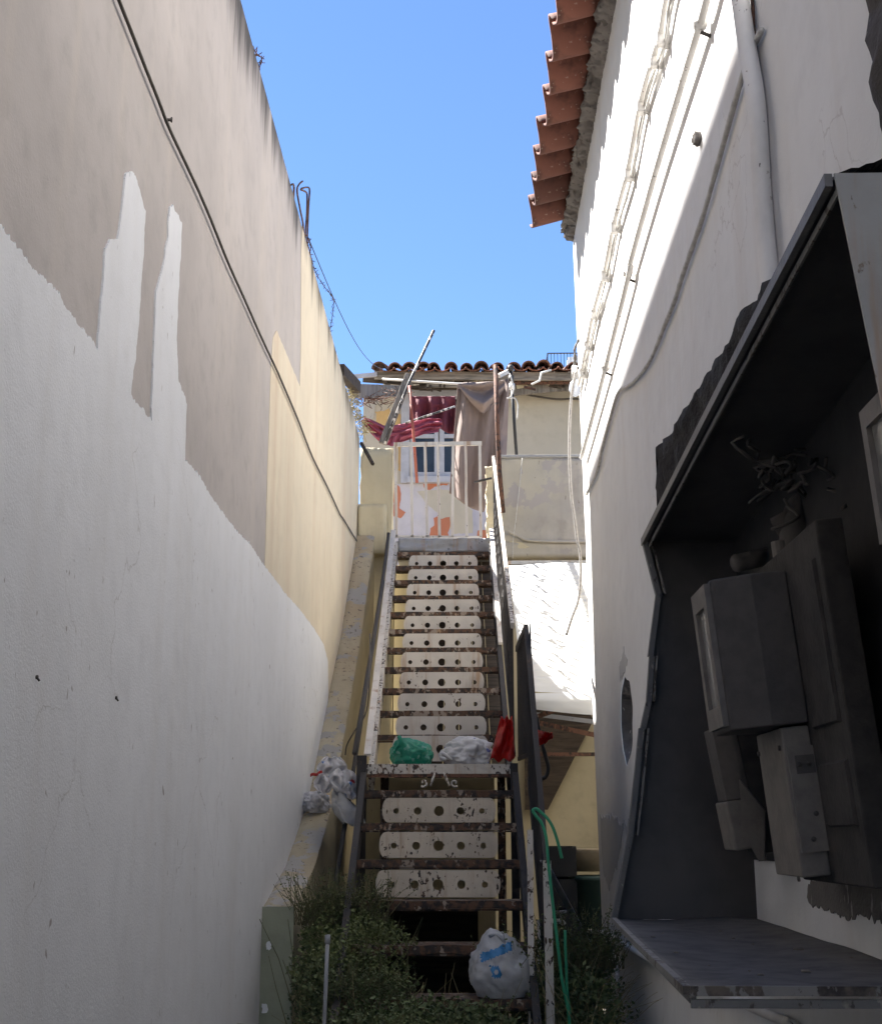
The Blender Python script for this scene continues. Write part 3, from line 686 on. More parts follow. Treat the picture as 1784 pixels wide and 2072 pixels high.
# loose dark poles between parapet and stair
a = P(*z2(425, -10), Y=10.3); b = P(*z2(232, 1240), Y=6.95)
wire('old_handrail', 'dark iron handrail bar leaning along the parapet', 'handrail', [a, a.lerp(b, .35) + Vector((.01, 0, 0)), b], .013, M['darkmetal'], smooth=4)
a = P(*z2(395, 260), Y=9.3); b = P(*z3(395, 740), Y=6.2)
wire('iron_bar', 'second dark iron bar lying below the leaning handrail', 'bar', [a, b], .012, M['darkmetal'], smooth=0)
a = P(*z2(320, 560), Y=8.0); pts = [a] + [P(*z2(x, y), Y=7.4) for x, y in ((318, 800), (300, 1000), (235, 1110), (190, 1190), (180, 1250))]
wire('loose_wire', 'thin black wire dangling beside the parapet', 'wire', pts, .004, M['cable'])

# ------------------------------------------------------------------ gate
GA = T('gate', 'cream metal bar gate at the head of the stairs', 'gate', P(885, 1085, Y=10.6))
GY = 10.56
tl, tr_ = P(*z1(455, 745), Y=GY), P(*z1(955, 738), Y=GY)
MB().beam(tl, tr_, .026, .034).build('top_rail', M['gate'], GA)
MB().beam(P(*z1(465, 1268), Y=GY), P(*z1(955, 1272), Y=GY), .02, .02).build('bottom_rail', M['gate'], GA)
for a, b in ((464, 470), (553, 560), (632, 645), (704, 715), (792, 788), (863, 870), (944, 950)):
    MB().beam(P(*z1(b, 1270), Y=GY), P(*z1(a, 745), Y=GY), .024, .02, Vector((0, 1, 0))).build('bar', M['gate'], GA)
q = P(*z1(945, 955), Y=GY - .02)
MB().beam(q + Vector((-.05, 0, -.004)), q + Vector((.10, .0, .03)), .02, .014).build('latch', M['iron'], GA)

# ------------------------------------------------------------------ balcony on the right of the stairs
BY = 10.72
BA = T('balcony', 'stained concrete balcony front above the white awning', 'balcony', P(1110, 1130, Y=BY))
x0 = P(*z1(1050, 1000), Y=BY).x; zt = P(*z1(1300, 822), Y=BY).z; zb = P(*z1(1300, 1305), Y=BY).z; zs = P(*z1(1300, 1385), Y=BY).z
rbuild(rough_box((x0, BY, zb), (1.75, BY + .14, zt), .012, 3, (40, 4, 24)), 'front', M['parapet'], BA)
rbuild(rough_box((x0 - .02, BY - .025, zs), (1.78, BY + 1.2, zb + .003), .006, 5, (30, 12, 4)), 'slab', M['parapet'], BA)
MB().box((x0, BY - .012, zt + .004), (1.75, BY + .155, zt + .03)).build('coping', M['bare'], BA, bevel=.006)
a0 = P(*z1(985, 1285), Y=BY - .03); a1 = P(*z1(1042, 868), Y=BY - .03)
rbuild(rough_box((a0.x, BY - .03, a0.z - .03), (a1.x + .03, BY + .13, a1.z), .02, 10, (10, 6, 40)), 'end_pier', M['cream_wall'], BA)
for lst in ([(1110, 1290), (1180, 1300), (1225, 1330), (1150, 1335)],):
    lp = [(q.x, q.z) for q in (P(*z1(*p), Y=BY - .03) for p in lst)]
    MB().slab([jag(lp, .015, .012, 25, 4)], lambda a, b, d: Vector((a, BY - .028 + d, b)), .03).build('flaked_or_lit_patch', M['bare'] if lst[0][0] > 1200 else M['cream_wall'], BA)
pts = [P(*z1(*q), Y=BY - .04) for q in ((1105, 1240), (1160, 1265), (1200, 1285), (1260, 1293), (1400, 1297), (1600, 1297))]
wire('balcony_pipe', 'cream pipe along the foot of the balcony front', 'pipe', pts, .014, M['parapet'])
pts = [P(*z1(*q), Y=BY - .05) for q in ((1185, 820), (1172, 950), (1150, 1150), (1132, 1300), (1130, 1395))]
wire('string', 'thin pale string hanging down the balcony front', 'string', pts, .003, M['whitecable'])
# wall under the balcony
BW = T('back_wall', 'cream wall below the balcony with dark stains', 'wall', (.8, 11.1, 0))
MB().box((-.62, 11.0, 0), (2.6, 11.2, zs - .004)).build('wall', M['cream_wall'], BW)
MB().box((-.9, 11.0, 0), (-.63, 11.2, CZ + 2.2)).build('wall', M['cream_wall'], BW)
MB().box((1.5, 7.9, 0), (1.7, 10.99, zs - .004)).build('return_wall', M['cream_wall'], BW)
# awning
AW = T('awning', 'white ribbed awning sheet sloping below the balcony', 'awning', (.9, 9, CZ + 1.6))
AY0, AY1 = 10.0, 8.12
at0 = P(*z2(1300, 165), Y=AY0); at1 = P(*z2(1400, 892), Y=AY1)
def awn(a, b):
    q = at0.lerp(at1, b); x = .335 + 1.13*a + .02*b
    nz = .006*math.sin(b*2*math.pi*22 + .8*fbm((x*2.2, b*7, 1))) + .02*fbm((x*2, b*3, 4))
    return Vector((x, q.y, q.z + nz))
MB().grid(awn, 40, 264).build('sheet', M['awning'], AW, True)
def val(a, b):
    x = .345 + 1.13*a; an = b*2.4
    return Vector((x, AY1 - .05*math.sin(an) + .01*fbm((x*3, b*3, 2)), at1.z - .005 - .06*(1 - math.cos(an))*.9 - .05*math.sin(a*3)*b))
MB().grid(val, 30, 12).build('valance', M['awning'], AW, True)
MB().beam((.33, AY0 + .03, at0.z + .02), (1.47, AY0 + .03, at0.z + .02), .03, .03).build('frame_bar', M['greymetal'], AW)
MB().beam((.34, AY1 + .01, at1.z - .02), (1.49, AY1 + .01, at1.z - .02), .025, .025).build('frame_bar', M['greymetal'], AW)
# struts under the awning
def bar(name, label, a, b, wd, mat, cat='bar', ht=None):
    return tag(MB().beam(a, b, wd, ht or wd).build(name, M[mat]), label, cat)
bar('awning_strut', 'reddish rusty strut rising to the awning edge', P(*z2(1230, 1045), Y=8.6), P(*z2(1600, 912), Y=8.3), .026, 'rust')
bar('awning_strut', 'pale grey strut just under the white awning', P(*z2(1240, 1015), Y=9.3), P(*z2(1640, 1066), Y=9.0), .03, 'greymetal')
bar('awning_strut', 'brown rusty strut below the pale grey one', P(*z2(1230, 1055), Y=8.9), P(*z2(1640, 1145), Y=8.7), .032, 'rust')
bar('awning_strut', 'lowest thin rusty strut, crossing level below the others', P(*z2(1230, 1245), Y=8.7), P(*z2(1650, 1245), Y=8.7), .024, 'rust')
pts = [P(*z2(*q), Y=6.9) for q in ((1262, 1020), (1285, 1140), (1315, 1250), (1332, 1320), (1322, 1368), (1300, 1382), (1282, 1385))]
wire('black_hose', 'black hooked hose end hanging beside the dark railing', 'hose', pts, .011, M['black'])
lp = [P(*z2(*q), Y=10.85) for q in ((1200, 970), (1540, 960), (1590, 1050), (1330, 1560), (1200, 1560))]  # dark sheet put where the triangular shadow lies on the wall
tag(MB().plate(lp, (0, .03, 0)).build('shadow_board', M['darkwood']), 'dark brown tapering sheet standing in for the shadow on the cream wall below the awning', 'board')

# ------------------------------------------------------------------ things at the foot of the back wall
q0 = P(*z3(1390, 820), Y=8.2); q1 = P(*z3(1540, 522), Y=8.2); 
CB = T('black_crate', 'black open crate standing behind the green hose', 'crate', (q0.x, 8.2, .3))
m = MB(); wd = q1.x - q0.x
for i in range(5):
    z0 = .30 + (q1.z - .30)*i/5; m2 = MB().box((q0.x, 8.2, z0 + .008), (q1.x, 8.22, z0 + (q1.z - .3)/5 - .008)); m2.build('slat', M['black'], CB)
MB().box((q0.x, 8.222, .30), (q0.x + .02, 8.5, q1.z)).build('side', M['black'], CB)
MB().box((q1.x - .02, 8.222, .30), (q1.x, 8.5, q1.z)).build('side', M['black'], CB)
MB().box((q0.x + .02, 8.48, .30), (q1.x - .02, 8.5, q1.z)).build('side', M['black'], CB)
def lathe(prof, c, seg=24, squash=1):
    m = MB(); n = len(prof)
    m.add([(c[0] + r*math.cos(2*math.pi*k/seg), c[1] + r*squash*math.sin(2*math.pi*k/seg), c[2] + z) for r, z in prof for k in range(seg)],
          [(i*seg+k, i*seg+(k+1) % seg, (i+1)*seg+(k+1) % seg, (i+1)*seg+k) for i in range(n-1) for k in range(seg)] + [tuple(range(seg))])
    return m
q = P(*z3(1612, 660), Y=8.3); gh = q.z - .31
BN = T('plastic_bin', 'dark green plastic tub with a tan basin on top', 'bin', (q.x, 8.3, .31))
lathe([(.12, 0), (.15, gh), (.165, gh), (.165, gh - .03), (.152, gh - .03), (.14, gh - .05), (.11, .02)], (q.x + .02, 8.3, .31)).build('tub', M['bin'], BN, True)
q = P(*z3(1595, 640), Y=8.35); hb = .13
tag(lathe([(.10, 0), (.16, hb*.85), (.175, hb), (.17, hb + .006), (.15, hb*.85), (.09, .012)], (q.x, 8.35, q.z), squash=.9).build('basin', M['basin'], smooth=True), 'tan plastic basin resting on the dark green tub', 'basin')
a = P(*z3(1385, 590), Y=5.75); b = P(*z3(1670, 1115), Y=6.9); b.z = max(b.z, .34)
bar('leaning_slat', 'grey metal slat leaning from the railing post into the weeds', a, b, .03, 'greymetal', 'slat', .006)
hy = 5.36
pts = [P(*z3(*q), Y=hy) for q in ((1375, 362), (1352, 345), (1335, 352), (1350, 378), (1375, 410), (1398, 480), (1408, 600), (1425, 760), (1448, 950), (1472, 1150), (1500, 1290), (1512, 1400))]
HS = T('garden_hose', 'green garden hose looped over the white railing post', 'hose', pts[-1])
MB().tube(pts, .0064, 9, 5).build('hose_run', M['hose'], HS, True)
pts = [P(*z3(*q), Y=hy + .10) for q in ((1375, 362), (1405, 392), (1430, 435), (1452, 500), (1472, 580))]
MB().tube(pts, .0064, 9, 5).build('hose_end', M['hose'], HS, True)
pts = [P(*z3(*q), Y=hy + .03) for q in ((1487, 920), (1488, 1000), (1493, 1100), (1496, 1200), (1510, 1320))]
MB().tube(pts, .0060, 9, 5).build('hose_tail', M['hose'], HS, True)
q = [P(*z3(*p), Y=6.3) for p in ((1365, 872), (1440, 878), (1468, 878), (1482, 895))]
TP = T('garden_tap', 'small metal tap on a white pipe among the weeds', 'tap', q[2])
MB().tube(q, .012, 9, 4).build('spout', M['whitepipe'], TP, True)
MB().tube([q[2], q[2] + Vector((0, 0, .035))], .007, 8).build('stem', M['greymetal'], TP, True)
MB().tube([q[2] + Vector((-.028, 0, .04)), q[2] + Vector((.028, 0, .044))], .008, 8).build('handle', M['greymetal'], TP, True)
MB().tube([q[0], Vector((q[0].x, 6.3, .28))], .011, 8).build('standpipe', M['whitepipe'], TP, True)
q = P(663, 1895, Y=4.8)
SP = T('standpipe', 'thin white standpipe with a cap in front of the weeds', 'pipe', (q.x, q.y, .3))
MB().tube([q, P(657, 2052, Y=4.8), Vector((q.x - .012, 4.8, .2))], .0072, 10).build('pipe', M['greymetal'], SP, True)
MB().tube([q - Vector((0, 0, .024)), q + Vector((0, 0, .006))], .010, 10).build('cap', M['greymetal'], SP, True)

# ------------------------------------------------------------------ plastic bags
def blob(name, c, rad, seed, mat, label=None, cat=None, amp=.22, f=3.2, flat=-.72, parent=None, sub=5, crease=.16, pleat=0, knot=Vector((0, 0, 1))):
    bm = bmesh.new(); bmesh.ops.create_icosphere(bm, subdivisions=sub, radius=1)
    for v in bm.verts:
        p = v.co.copy(); q = p*f*.5 + Vector((seed, seed*.7, -seed))
        d = noise.voronoi(q*1.7)[0]; k = 1 + amp*fbm(q, 3) + crease*(d[1] - d[0] - .3) + .03*fbm(q*7, 3)
        if pleat:
            kd = max(0, p.dot(knot)); e1 = knot.orthogonal().normalized(); e2 = knot.cross(e1); an = math.atan2(p.dot(e2), p.dot(e1))
            k += pleat*kd**2*(math.sin(an*11 + 2*fbm(q*1.5, 2)) + .6*math.sin(an*23 + 3*fbm(q*2, 2)))*(1 - kd**6) + .22*kd**10
        p *= k
        if p.z < flat: p.z = flat + (p.z - flat)*.08
        v.co = Vector((p.x*rad[0], p.y*rad[1], (p.z - flat)*rad[2]))
    me = bpy.data.meshes.new(name); bm.to_mesh(me); bm.free()
    o = link(name, me, mat, parent, loc=c, smooth=True)
    if label: tag(o, label, cat)
    return o
LZ = CZ + .354
q = P(832, 1540, Y=6.95)
GB = T('green_rubbish_bag', 'knotted translucent green rubbish bag on the landing', 'rubbish bag', (q.x, 6.95, LZ))
blob('sack', (q.x, 6.95, LZ), (.118, .10, .080), 3.1, M['green_bag'], parent=GB, amp=.16, crease=.10, pleat=.06, knot=Vector((-.35, -.55, .75)).normalized())
for k in range(7):
    blob('litter', (q.x + rnd.uniform(-.07, .07), 6.95 + rnd.uniform(-.05, .05), LZ + .004 + rnd.uniform(0, .05)), (rnd.uniform(.02, .04), .025, rnd.uniform(.015, .03)), k*2.3, M[('white_bag', 'iron', 'paper', 'cab')[k % 4]], parent=GB, sub=3)
MB().tube([(q.x - .045, 6.88, LZ + .085), (q.x - .05, 6.865, LZ + .115), (q.x - .062, 6.86, LZ + .155)], [.022, .010], 8, 4, jit=.25).build('knot', M['green_bag'], GB, True)
MB().tube([(q.x - .05, 6.868, LZ + .11), (q.x - .08, 6.862, LZ + .085), (q.x - .085, 6.862, LZ + .06)], [.012, .006], 8, 4, jit=.3).build('ear', M['green_bag'], GB, True)
q = P(948, 1540, Y=6.95)
WB = T('white_rubbish_bag', 'bulging white carrier bag with blue print on the landing', 'rubbish bag', (q.x, 6.95, LZ))
blob('sack', (q.x, 6.95, LZ), (.135, .10, .088), 8.3, M['white_bag'], parent=WB, amp=.26, crease=.15, pleat=.06, knot=Vector((.2, -.7, .5)).normalized())
MB().tube([(q.x - .09, 6.88, LZ + .03), (q.x - .14, 6.86, LZ + .065), (q.x - .15, 6.86, LZ + .045), (q.x - .12, 6.85, LZ + .03)], .007, 7, 4, jit=.3).build('handle', M['white_bag'], WB, True)
def sheet(name, mat, fn, nu, nv, parent=None, th=.002): return MB().grid(fn, nu, nv).build(name, mat, parent, True, solid=th)
# red bag hooked on the railing
RB = T('red_plastic_bag', 'torn red plastic bag caught on the dark railing', 'plastic bag', P(1025, 1535, Y=6.95))
ra, rb_ = P(1024, 1452, Y=6.9), P(1024, 1538, Y=6.9)
def redf(a, b):
    wv = .030 + .035*b; q = ra.lerp(rb_, b); return q + Vector(((a - .5)*2*wv - .02*b, .03*math.sin(a*9 + b*4) + .02*fbm((a*5, b*5, 2)), .01*math.sin(a*14)))
sheet('bag_body', M['red_bag'], redf, 24, 24, RB)
ra2, rb2 = P(1084, 1474, Y=6.75), P(1118, 1486, Y=6.6)
sheet('bag_tail', M['red_bag'], lambda a, b: ra2.lerp(rb2, a) + Vector((0, .02*math.sin(a*7 + b*5), -.10*b*(1 - a*.85) + .012*fbm((a*6, b*6, 1)))), 20, 14, RB)
# bag on the lowest tread
q = P(1010, 2000, Y=5.48)
LB = T('white_carrier_bag', 'round white carrier bag with blue band on the lowest tread', 'carrier bag', (q.x, 5.48, lowest[1]))
sk = blob('sack', (q.x, 5.48, lowest[1] + .004), (.122, .105, .130), 5.2, M['clear_white'], parent=LB, amp=.13, crease=.07, pleat=.07, knot=Vector((-.1, -.25, 1)).normalized())
def decal(nm, test, mat):
    me = sk.data; loc = Vector((q.x, 5.48, lowest[1] + .004)); ids = {}; vs_ = []; fs = []
    for p in me.polygons:
        c = p.center
        if c.y < -.01 and test(c.x/.12, c.z/.128):
            f_ = []
            for i in p.vertices:
                if i not in ids: ids[i] = len(vs_); v = me.vertices[i]; vs_.append(v.co + v.normal*.0012 + loc)
                f_.append(ids[i])
            fs.append(tuple(f_))
    MB().add(vs_, fs).build(nm, mat, LB, True)
decal('printed_band', lambda x, z: abs(z - 1.40 - .35*x) < .13 and -.62 < x < .42, M['blue_print'])
def mark(x, z):
    x += .12; z -= .80
    return max(abs(x + z*.25), abs(z)*.85) < .15 and math.hypot(x, z + .01) > .07
decal('printed_mark', mark, M['blue_print'])
for k in range(4):
    blob('litter', (q.x + rnd.uniform(-.04, .04), 5.5 + rnd.uniform(-.03, .03), lowest[1] + .02 + .03*k), (.045, .04, .03), k*3.3, M[('paper', 'iron', 'white_bag', 'cab')[k]], parent=LB, sub=3)
MB().tube([(q.x - .025, 5.45, lowest[1] + .215), (q.x - .035, 5.43, lowest[1] + .24), (q.x - .005, 5.42, lowest[1] + .245), (q.x + .02, 5.43, lowest[1] + .215)], .008, 7, 4, jit=.3).build('knot', M['clear_white'], LB, True)
# bags on the parapet
pz = lambda y: CZ + next(a[1] + (b[1] - a[1])*(y - a[0])/(b[0] - a[0]) for a, b in zip(prof, prof[1:]) if a[0] <= y <= b[0])
q = P(672, 1590, X=XL + .09)
PB = T('torn_carrier_bag', 'torn printed carrier bags heaped on the sloping parapet', 'carrier bag', (XL + .08, 7.1, pz(7.1)))
blob('heap', (XL + .07, 7.3, pz(7.3) - .02), (.075, .12, .07), 2.2, M['ledge_bag'], parent=PB, amp=.3, crease=.2, pleat=.05, knot=Vector((.2, -.8, .5)).normalized())
for k, (u, v, Y_, du, dv, seed) in enumerate(((672, 1556, 7.1, 62, 48, 1.1), (655, 1585, 6.95, 40, 40, 4.2), (695, 1580, 6.9, 60, 44, 7.7), (712, 1600, 6.85, 40, 34, 9.1))):
    def crump(a, b, u=u, v=v, Y_=Y_, du=du, dv=dv, seed=seed):
        w_ = .5 + .5*math.sin(math.pi*b)
        return P(u + (a - .5)*du*w_, v + (b - .5)*dv + 4*fbm((a*2, b*2, seed), 2), Y=Y_ + .06*fbm((a*1.8, b*1.8, seed), 2) + .012*math.sin(a*17 + 5*fbm((a*2, b*2, seed), 2))) + Vector((.006*fbm((a*4, b*4, seed), 2), 0, .006*fbm((a*4, b*4, seed + 5), 2)))
    sheet('torn_sheet', M['ledge_bag'], crump, 30, 30, PB)
h0 = P(682, 1600, Y=6.95); h1 = P(718, 1668, Y=6.6)
sheet('hanging_bag', M['clear_bag'], lambda a, b: h0.lerp(h1, b) + Vector(((a - .5)*(.05 + .10*math.sin(b*2.4)), .04*math.sin(a*8 + b*3) - .03*math.sin(b*3), .012*math.sin(a*11) + .015*fbm((a*4, b*4, 2)))), 24, 26, PB)
sheet('red_strip', M['red_bag'], lambda a, b: P(628 + 24*a, 1566 - 6*a + 6*b, Y=7.0) + Vector((0, .01*math.sin(a*6), .004*math.sin(a*9))), 10, 4, PB)

# ------------------------------------------------------------------ rear house
FY = 15.0
RE = T('rear_house', 'old cream house with clay tile roof above the stairs', 'house', (0, FY, 0))
f0 = P(735, 840, Y=FY); zroof = P(960, 757, Y=FY - .5).z
zlow = P(880, 1100, Y=FY).z - 1.0
MB().box((f0.x, FY, 0), (2.4, FY + 4, zroof - .05)).build('wall', M['facade'], RE)
x0 = P(*z1(455, 1000), Y=FY).x; x1 = P(*z1(1010, 1000), Y=FY).x; zt = P(*z1(700, 968), Y=FY).z
MB().box((x0 - .2, FY - .006, 0), (x1, FY + .05, zt)).build('lower_wall', M['lavender'], RE)
def patch(lst, mat, amp=.012, dep=.010, nm='flaked_or_lit_patch', yy=FY):
    lp = [(q.x, q.z) for q in (P(*z1(*p), Y=yy) for p in lst)]
    MB().slab([jag(lp, .02, amp, 18, 6)], lambda a, b, d: Vector((a, yy - dep + d, b)), .012).build(nm, M[mat], RE)
patch([(455, 960), (490, 985), (495, 1060), (485, 1110), (525, 1130), (495, 1165), (455, 1150)], 'orange')
patch([(620, 966), (765, 966), (755, 975), (690, 985), (660, 1005), (625, 990)], 'orange')
patch([(655, 1270), (665, 1220), (685, 1205), (680, 1165), (705, 1150), (725, 1168), (770, 1155), (775, 1210), (760, 1245), (775, 1275)], 'orange')
patch([(925, 1275), (935, 1235), (985, 1230), (985, 1280)], 'orange')
patch([(590, 1010), (760, 1000), (905, 1120), (905, 1250), (790, 1250), (700, 1130), (640, 1080)], 'facade', dep=.008)  # beige patch with a diagonal edge paints grazing sunlight on the lavender wall
patch([(357, 640), (355, 570), (345, 560), (400, 555), (425, 540), (445, 565), (495, 570), (495, 640)], 'ochre')
patch([(480, 755), (497, 755), (497, 900), (482, 890)], 'ochre')
patch([(290, 470), (370, 480), (400, 470), (350, 530), (340, 600), (300, 610), (288, 560)], 'parapet')
# window
wx = lambda x: P(*z1(x, 700), Y=FY).x
wz = lambda y: P(*z1(700, y), Y=FY).z
WN = MB().box((wx(497), FY - .05, wz(966)), (wx(545), FY - .012, wz(440))).build('window', M['winwhite'], RE)
MB().box((wx(885), FY - .05, wz(966)), (wx(930), FY - .012, wz(440))).build('jamb', M['winwhite'], WN)
MB().box((wx(500), FY - .055, wz(472)), (wx(925), FY - .012, wz(425))).build('head', M['winwhite'], WN)
MB().box((wx(535), FY - .09, wz(968)), (wx(895), FY - .012, wz(935))).build('sill', M['winwhite'], WN)
for s0, s1 in ((552, 708), (716, 880)):
    for xa, xb in ((s0, s0 + 26), (s1 - 22, s1)):
        MB().box((wx(xa), FY - .04, wz(934)), (wx(xb), FY - .005, wz(473))).build('casement_stile', M['winwhite'], WN)
    for ya, yb in ((934, 905), (712, 690), (490, 473)):
        MB().box((wx(s0 + 26.5), FY - .036, wz(ya)), (wx(s1 - 22.5), FY - .006, wz(yb))).build('casement_rail', M['winwhite'], WN)
    MB().box((wx(s0 + 20), FY - .018, wz(920)), (wx(s1 - 18), FY - .012, wz(700))).build('pane', M['glass'], WN)
    MB().box((wx(s0 + 20), FY - .018, wz(700)), (wx(s1 - 18), FY - .012, wz(482))).build('pane', M['glass'], WN)
# eaves: boards, tiles
ez = P(960, 754, Y=FY - .55).z
ex0 = P(*z1(355, 330), Y=FY - .55).x; ex1 = 2.6
RF = MB().hexa([(ex0, FY - .5, ez - .03), (ex1, FY - .5, ez - .03), (ex1, FY + 4, ez + 1.25), (ex0, FY + 4, ez + 1.25)], [(ex0, FY - .5, ez - .005), (ex1, FY - .5, ez - .005), (ex1, FY + 4, ez + 1.275), (ex0, FY + 4, ez + 1.275)]).build('roof', M['eavewood'], RE)
cov2 = tile_mesh('roof_tile', .085, .070, .42, .014, True, 8); pan2 = tile_mesh('pan_tile', .095, .082, .42, .014, False, 8)
cov2.materials.append(M['tile_old']); pan2.materials.append(M['tile_pan'])
sl = math.atan(1.28/4.5)
cx_ = [702.4 + .2846*x for x in (230, 335, 440, 535, 612, 735, 843, 950, 1065, 1185, 1285, 1395, 1495, 1610, 1715)]
cxs = [P(u, 745, Y=FY - .55).x for u in cx_]
for i, x in enumerate(cxs):
    for row in range(2):
        big = rnd.uniform(.9, 1.12)
        Mx = Matrix.Translation((x + rnd.uniform(-.01, .01), FY - .56 + row*.36*math.cos(sl) + rnd.uniform(-.03, .03), ez + .055 + row*.36*math.sin(sl) + rnd.uniform(-.004, .008))) @ Matrix.Rotation(rnd.uniform(-.08, .08), 4, 'Z') @ Matrix.Rotation(sl + rnd.uniform(-.06, .04), 4, 'X') @ Matrix.Diagonal((big, 1, big, 1))
        link('roof_tile', cov2, None, RF, world=Mx)
    if i < len(cxs) - 1:
        xm = (x + cxs[i+1])/2
        for row in range(2):
            Mx = Matrix.Translation((xm, FY - .60 + row*.36*math.cos(sl), ez + .055 + row*.36*math.sin(sl))) @ Matrix.Rotation(rnd.uniform(-.03, .03), 4, 'Z') @ Matrix.Rotation(sl, 4, 'X') @ Matrix.Diagonal((1.0, 1, .55, 1))
            link('pan_tile', pan2, None, RF, world=Mx)
def plank(ua, ub, mat, yy, th=.02, hh=.06, nm='eave_board'):
    a, b = P(*z1(*ua), Y=yy), P(*z1(*ub), Y=yy + rnd.uniform(-.02, .02)); MB().beam(a, b, th, hh).build(nm, M[mat], RE)
plank((345, 352), (1480, 358), 'eavewood', FY - .47, .03, .10)
plank((350, 375), (800, 385), 'wood', FY - .35, .03, .08)
plank((780, 378), (1110, 372), 'darkwood', FY - .33, .03, .09)
plank((1100, 372), (1480, 372), 'eavewood', FY - .38, .03, .07)
plank((600, 412), (1030, 405), 'darkwood', FY - .28, .05, .10)
plank((1140, 392), (1480, 388), 'rust', FY - .42, .03, .05)
plank((1130, 440), (1500, 405), 'wood', FY - .3, .04, .12)
plank((640, 410), (820, 412), 'eavewood', FY - .40, .02, .035)
plank((280, 372), (500, 388), 'darkwood', FY - .4, .04, .07)
plank((225, 358), (360, 346), 'winwhite', FY - .5, .03, .05)
for k in range(15):
    x = ex0 + .1 + k*.24; MB().beam((x, FY - .48, ez - .06), (x + .01, FY + .05, ez + .08), .05, .06).build('rafter', M['darkwood'], RE)
for k in range(34):
    u0, v0 = rnd.uniform(360, 1460), rnd.uniform(388, 424); L_ = rnd.uniform(25, 110)
    a_, b_ = P(*z1(u0, v0), Y=FY - rnd.uniform(.25, .45)), P(*z1(u0 + L_, v0 + rnd.uniform(-14, 22)), Y=FY - rnd.uniform(.25, .45))
    MB().beam(a_, b_, .02, rnd.uniform(.015, .05)).build('splintered_lath', M[rnd.choice(['darkwood', 'darkwood', 'wood', 'rust', 'cream_wall'])], RE)
# rotten beam from the wall to the house
bar('roof_beam', 'rotten wooden beam bridging the wall head and the rear house', P(*z1(232, 440), Y=11.4), P(*z1(500, 440), Y=14.6), .10, 'wood', 'beam', .13)
bar('roof_beam', 'dark charred beam sloping down off the end of the wall', P(*z1(150, 320), Y=10.0), P(*z1(245, 420), Y=10.6), .07, 'darkwood', 'beam', .10)
bar('loose_stick', 'dark stick poking out over the cream pier', P(*z1(270, 735), Y=10.45), P(*z1(337, 857), Y=10.25), .022, 'darkwood', 'stick')
# dry plants on the wall end
m = MB()
for k in range(230):
    t = rnd.random(); c = P(*z1(195 + 95*t + rnd.uniform(-22, 22), 440 + 240*t + rnd.uniform(-30, 30)), Y=10.5 + rnd.uniform(-.1, .15))
    d = Vector((rnd.uniform(-1, 1), rnd.uniform(-1, 1), rnd.uniform(-1, .8))).normalized()*rnd.uniform(.03, .09)
    m.tube([c, c + d*.5 + Vector((0, 0, .008)), c + d], .0028, 4)
tag(m.build('dry_creeper', M['straw']), 'clump of dead straw-coloured creeper at the end of the wall', 'dead plant')
m = MB()
for i in range(60):
    c = P(*z1(rnd.uniform(230, 480), 455 + rnd.uniform(-12, 38)), Y=rnd.uniform(11.6, 13.5)); pts = [c]
    for k in range(3): pts.append(pts[-1] + Vector((rnd.uniform(-.09, .09), rnd.uniform(-.09, .09), rnd.uniform(-.06, .05))))
    m.tube(pts, .0035, 4, 2)
tag(m.build('dry_vine', M['rust']), 'tangle of dead vine under the rotten beam', 'dead plant')

# ------------------------------------------------------------------ poles and cloths on the top landing
PY = 11.3
a, b = P(*z1(392, 740), Y=PY), P(*z1(545, 345), Y=PY + .1)
m = MB().beam(a, b, .075, .035, Vector((0, 1, 0))); tag(m.build('wooden_plank', M['wood'], bevel=.004), 'weathered grey plank leaning beside the gate', 'plank')
wire('painted_pole', 'black and white flaking pole sticking up above the roof', 'pole', [P(*z1(402, 740), Y=PY - .05), P(*z1(545, 385), Y=PY + .03), P(*z1(683, 95), Y=PY + .1)], .014, M['bwpole'], smooth=0)
wire('red_pole', 'thin red pole standing before the window', 'pole', [P(*z1(587, 962), Y=PY), P(*z1(568, 700), Y=PY), P(*z1(545, 410), Y=PY)], .014, M['redpaint'], smooth=0)
wire('thin_rod', 'thin grey rod slanting across the shaded red curtain', 'rod', [P(*z1(522, 622), Y=PY + .05), P(*z1(800, 528), Y=PY + .3)], .010, M['bwpole'], smooth=0)
wire('curtain_pole', 'level white pole carrying the brown cloth', 'pole', [P(*z1(390, 372), Y=PY + .15), P(*z1(600, 385), Y=PY + .1), P(*z1(820, 399), Y=PY), P(*z1(1040, 398), Y=PY - .05)], .011, M['whitepipe'], smooth=0)
wire('rusty_pole', 'tall rusty pole at the head of the railing', 'pole', [P(*z1(1033, 292), Y=10.6), P(*z1(1044, 640), Y=10.6), P(*z1(1055, 900), Y=10.6), P(*z1(1075, 1130), Y=10.6)], .021, M['rust'], smooth=0, seg=10)
BP = T('black_pole', 'black pole with insulators standing on the balcony', 'pole', P(*z1(1155, 818), Y=BY + .07))
MB().tube([P(*z1(1153, 818), Y=BY + .07), P(*z1(1118, 320), Y=BY + .07)], .014, 8).build('shaft', M['black'], BP, True)
for y in (325, 385, 430): 
    q = P(*z1(1118 + (y-320)*.07, y), Y=BY + .06); MB().tube([q, q + Vector((0, 0, .05))], .026, 10).build('insulator', M['iron'] if y != 430 else M['whitepipe'], BP, True)
q = P(*z1(1120, 470), Y=BY); wire('white_tie', 'loose white cord tied round the black pole', 'cord', [P(*z1(*p), Y=BY - .0) for p in ((1118, 350), (1135, 420), (1120, 470), (1098, 482), (1140, 480), (1160, 520), (1155, 600))], .006, M['whitecable'])
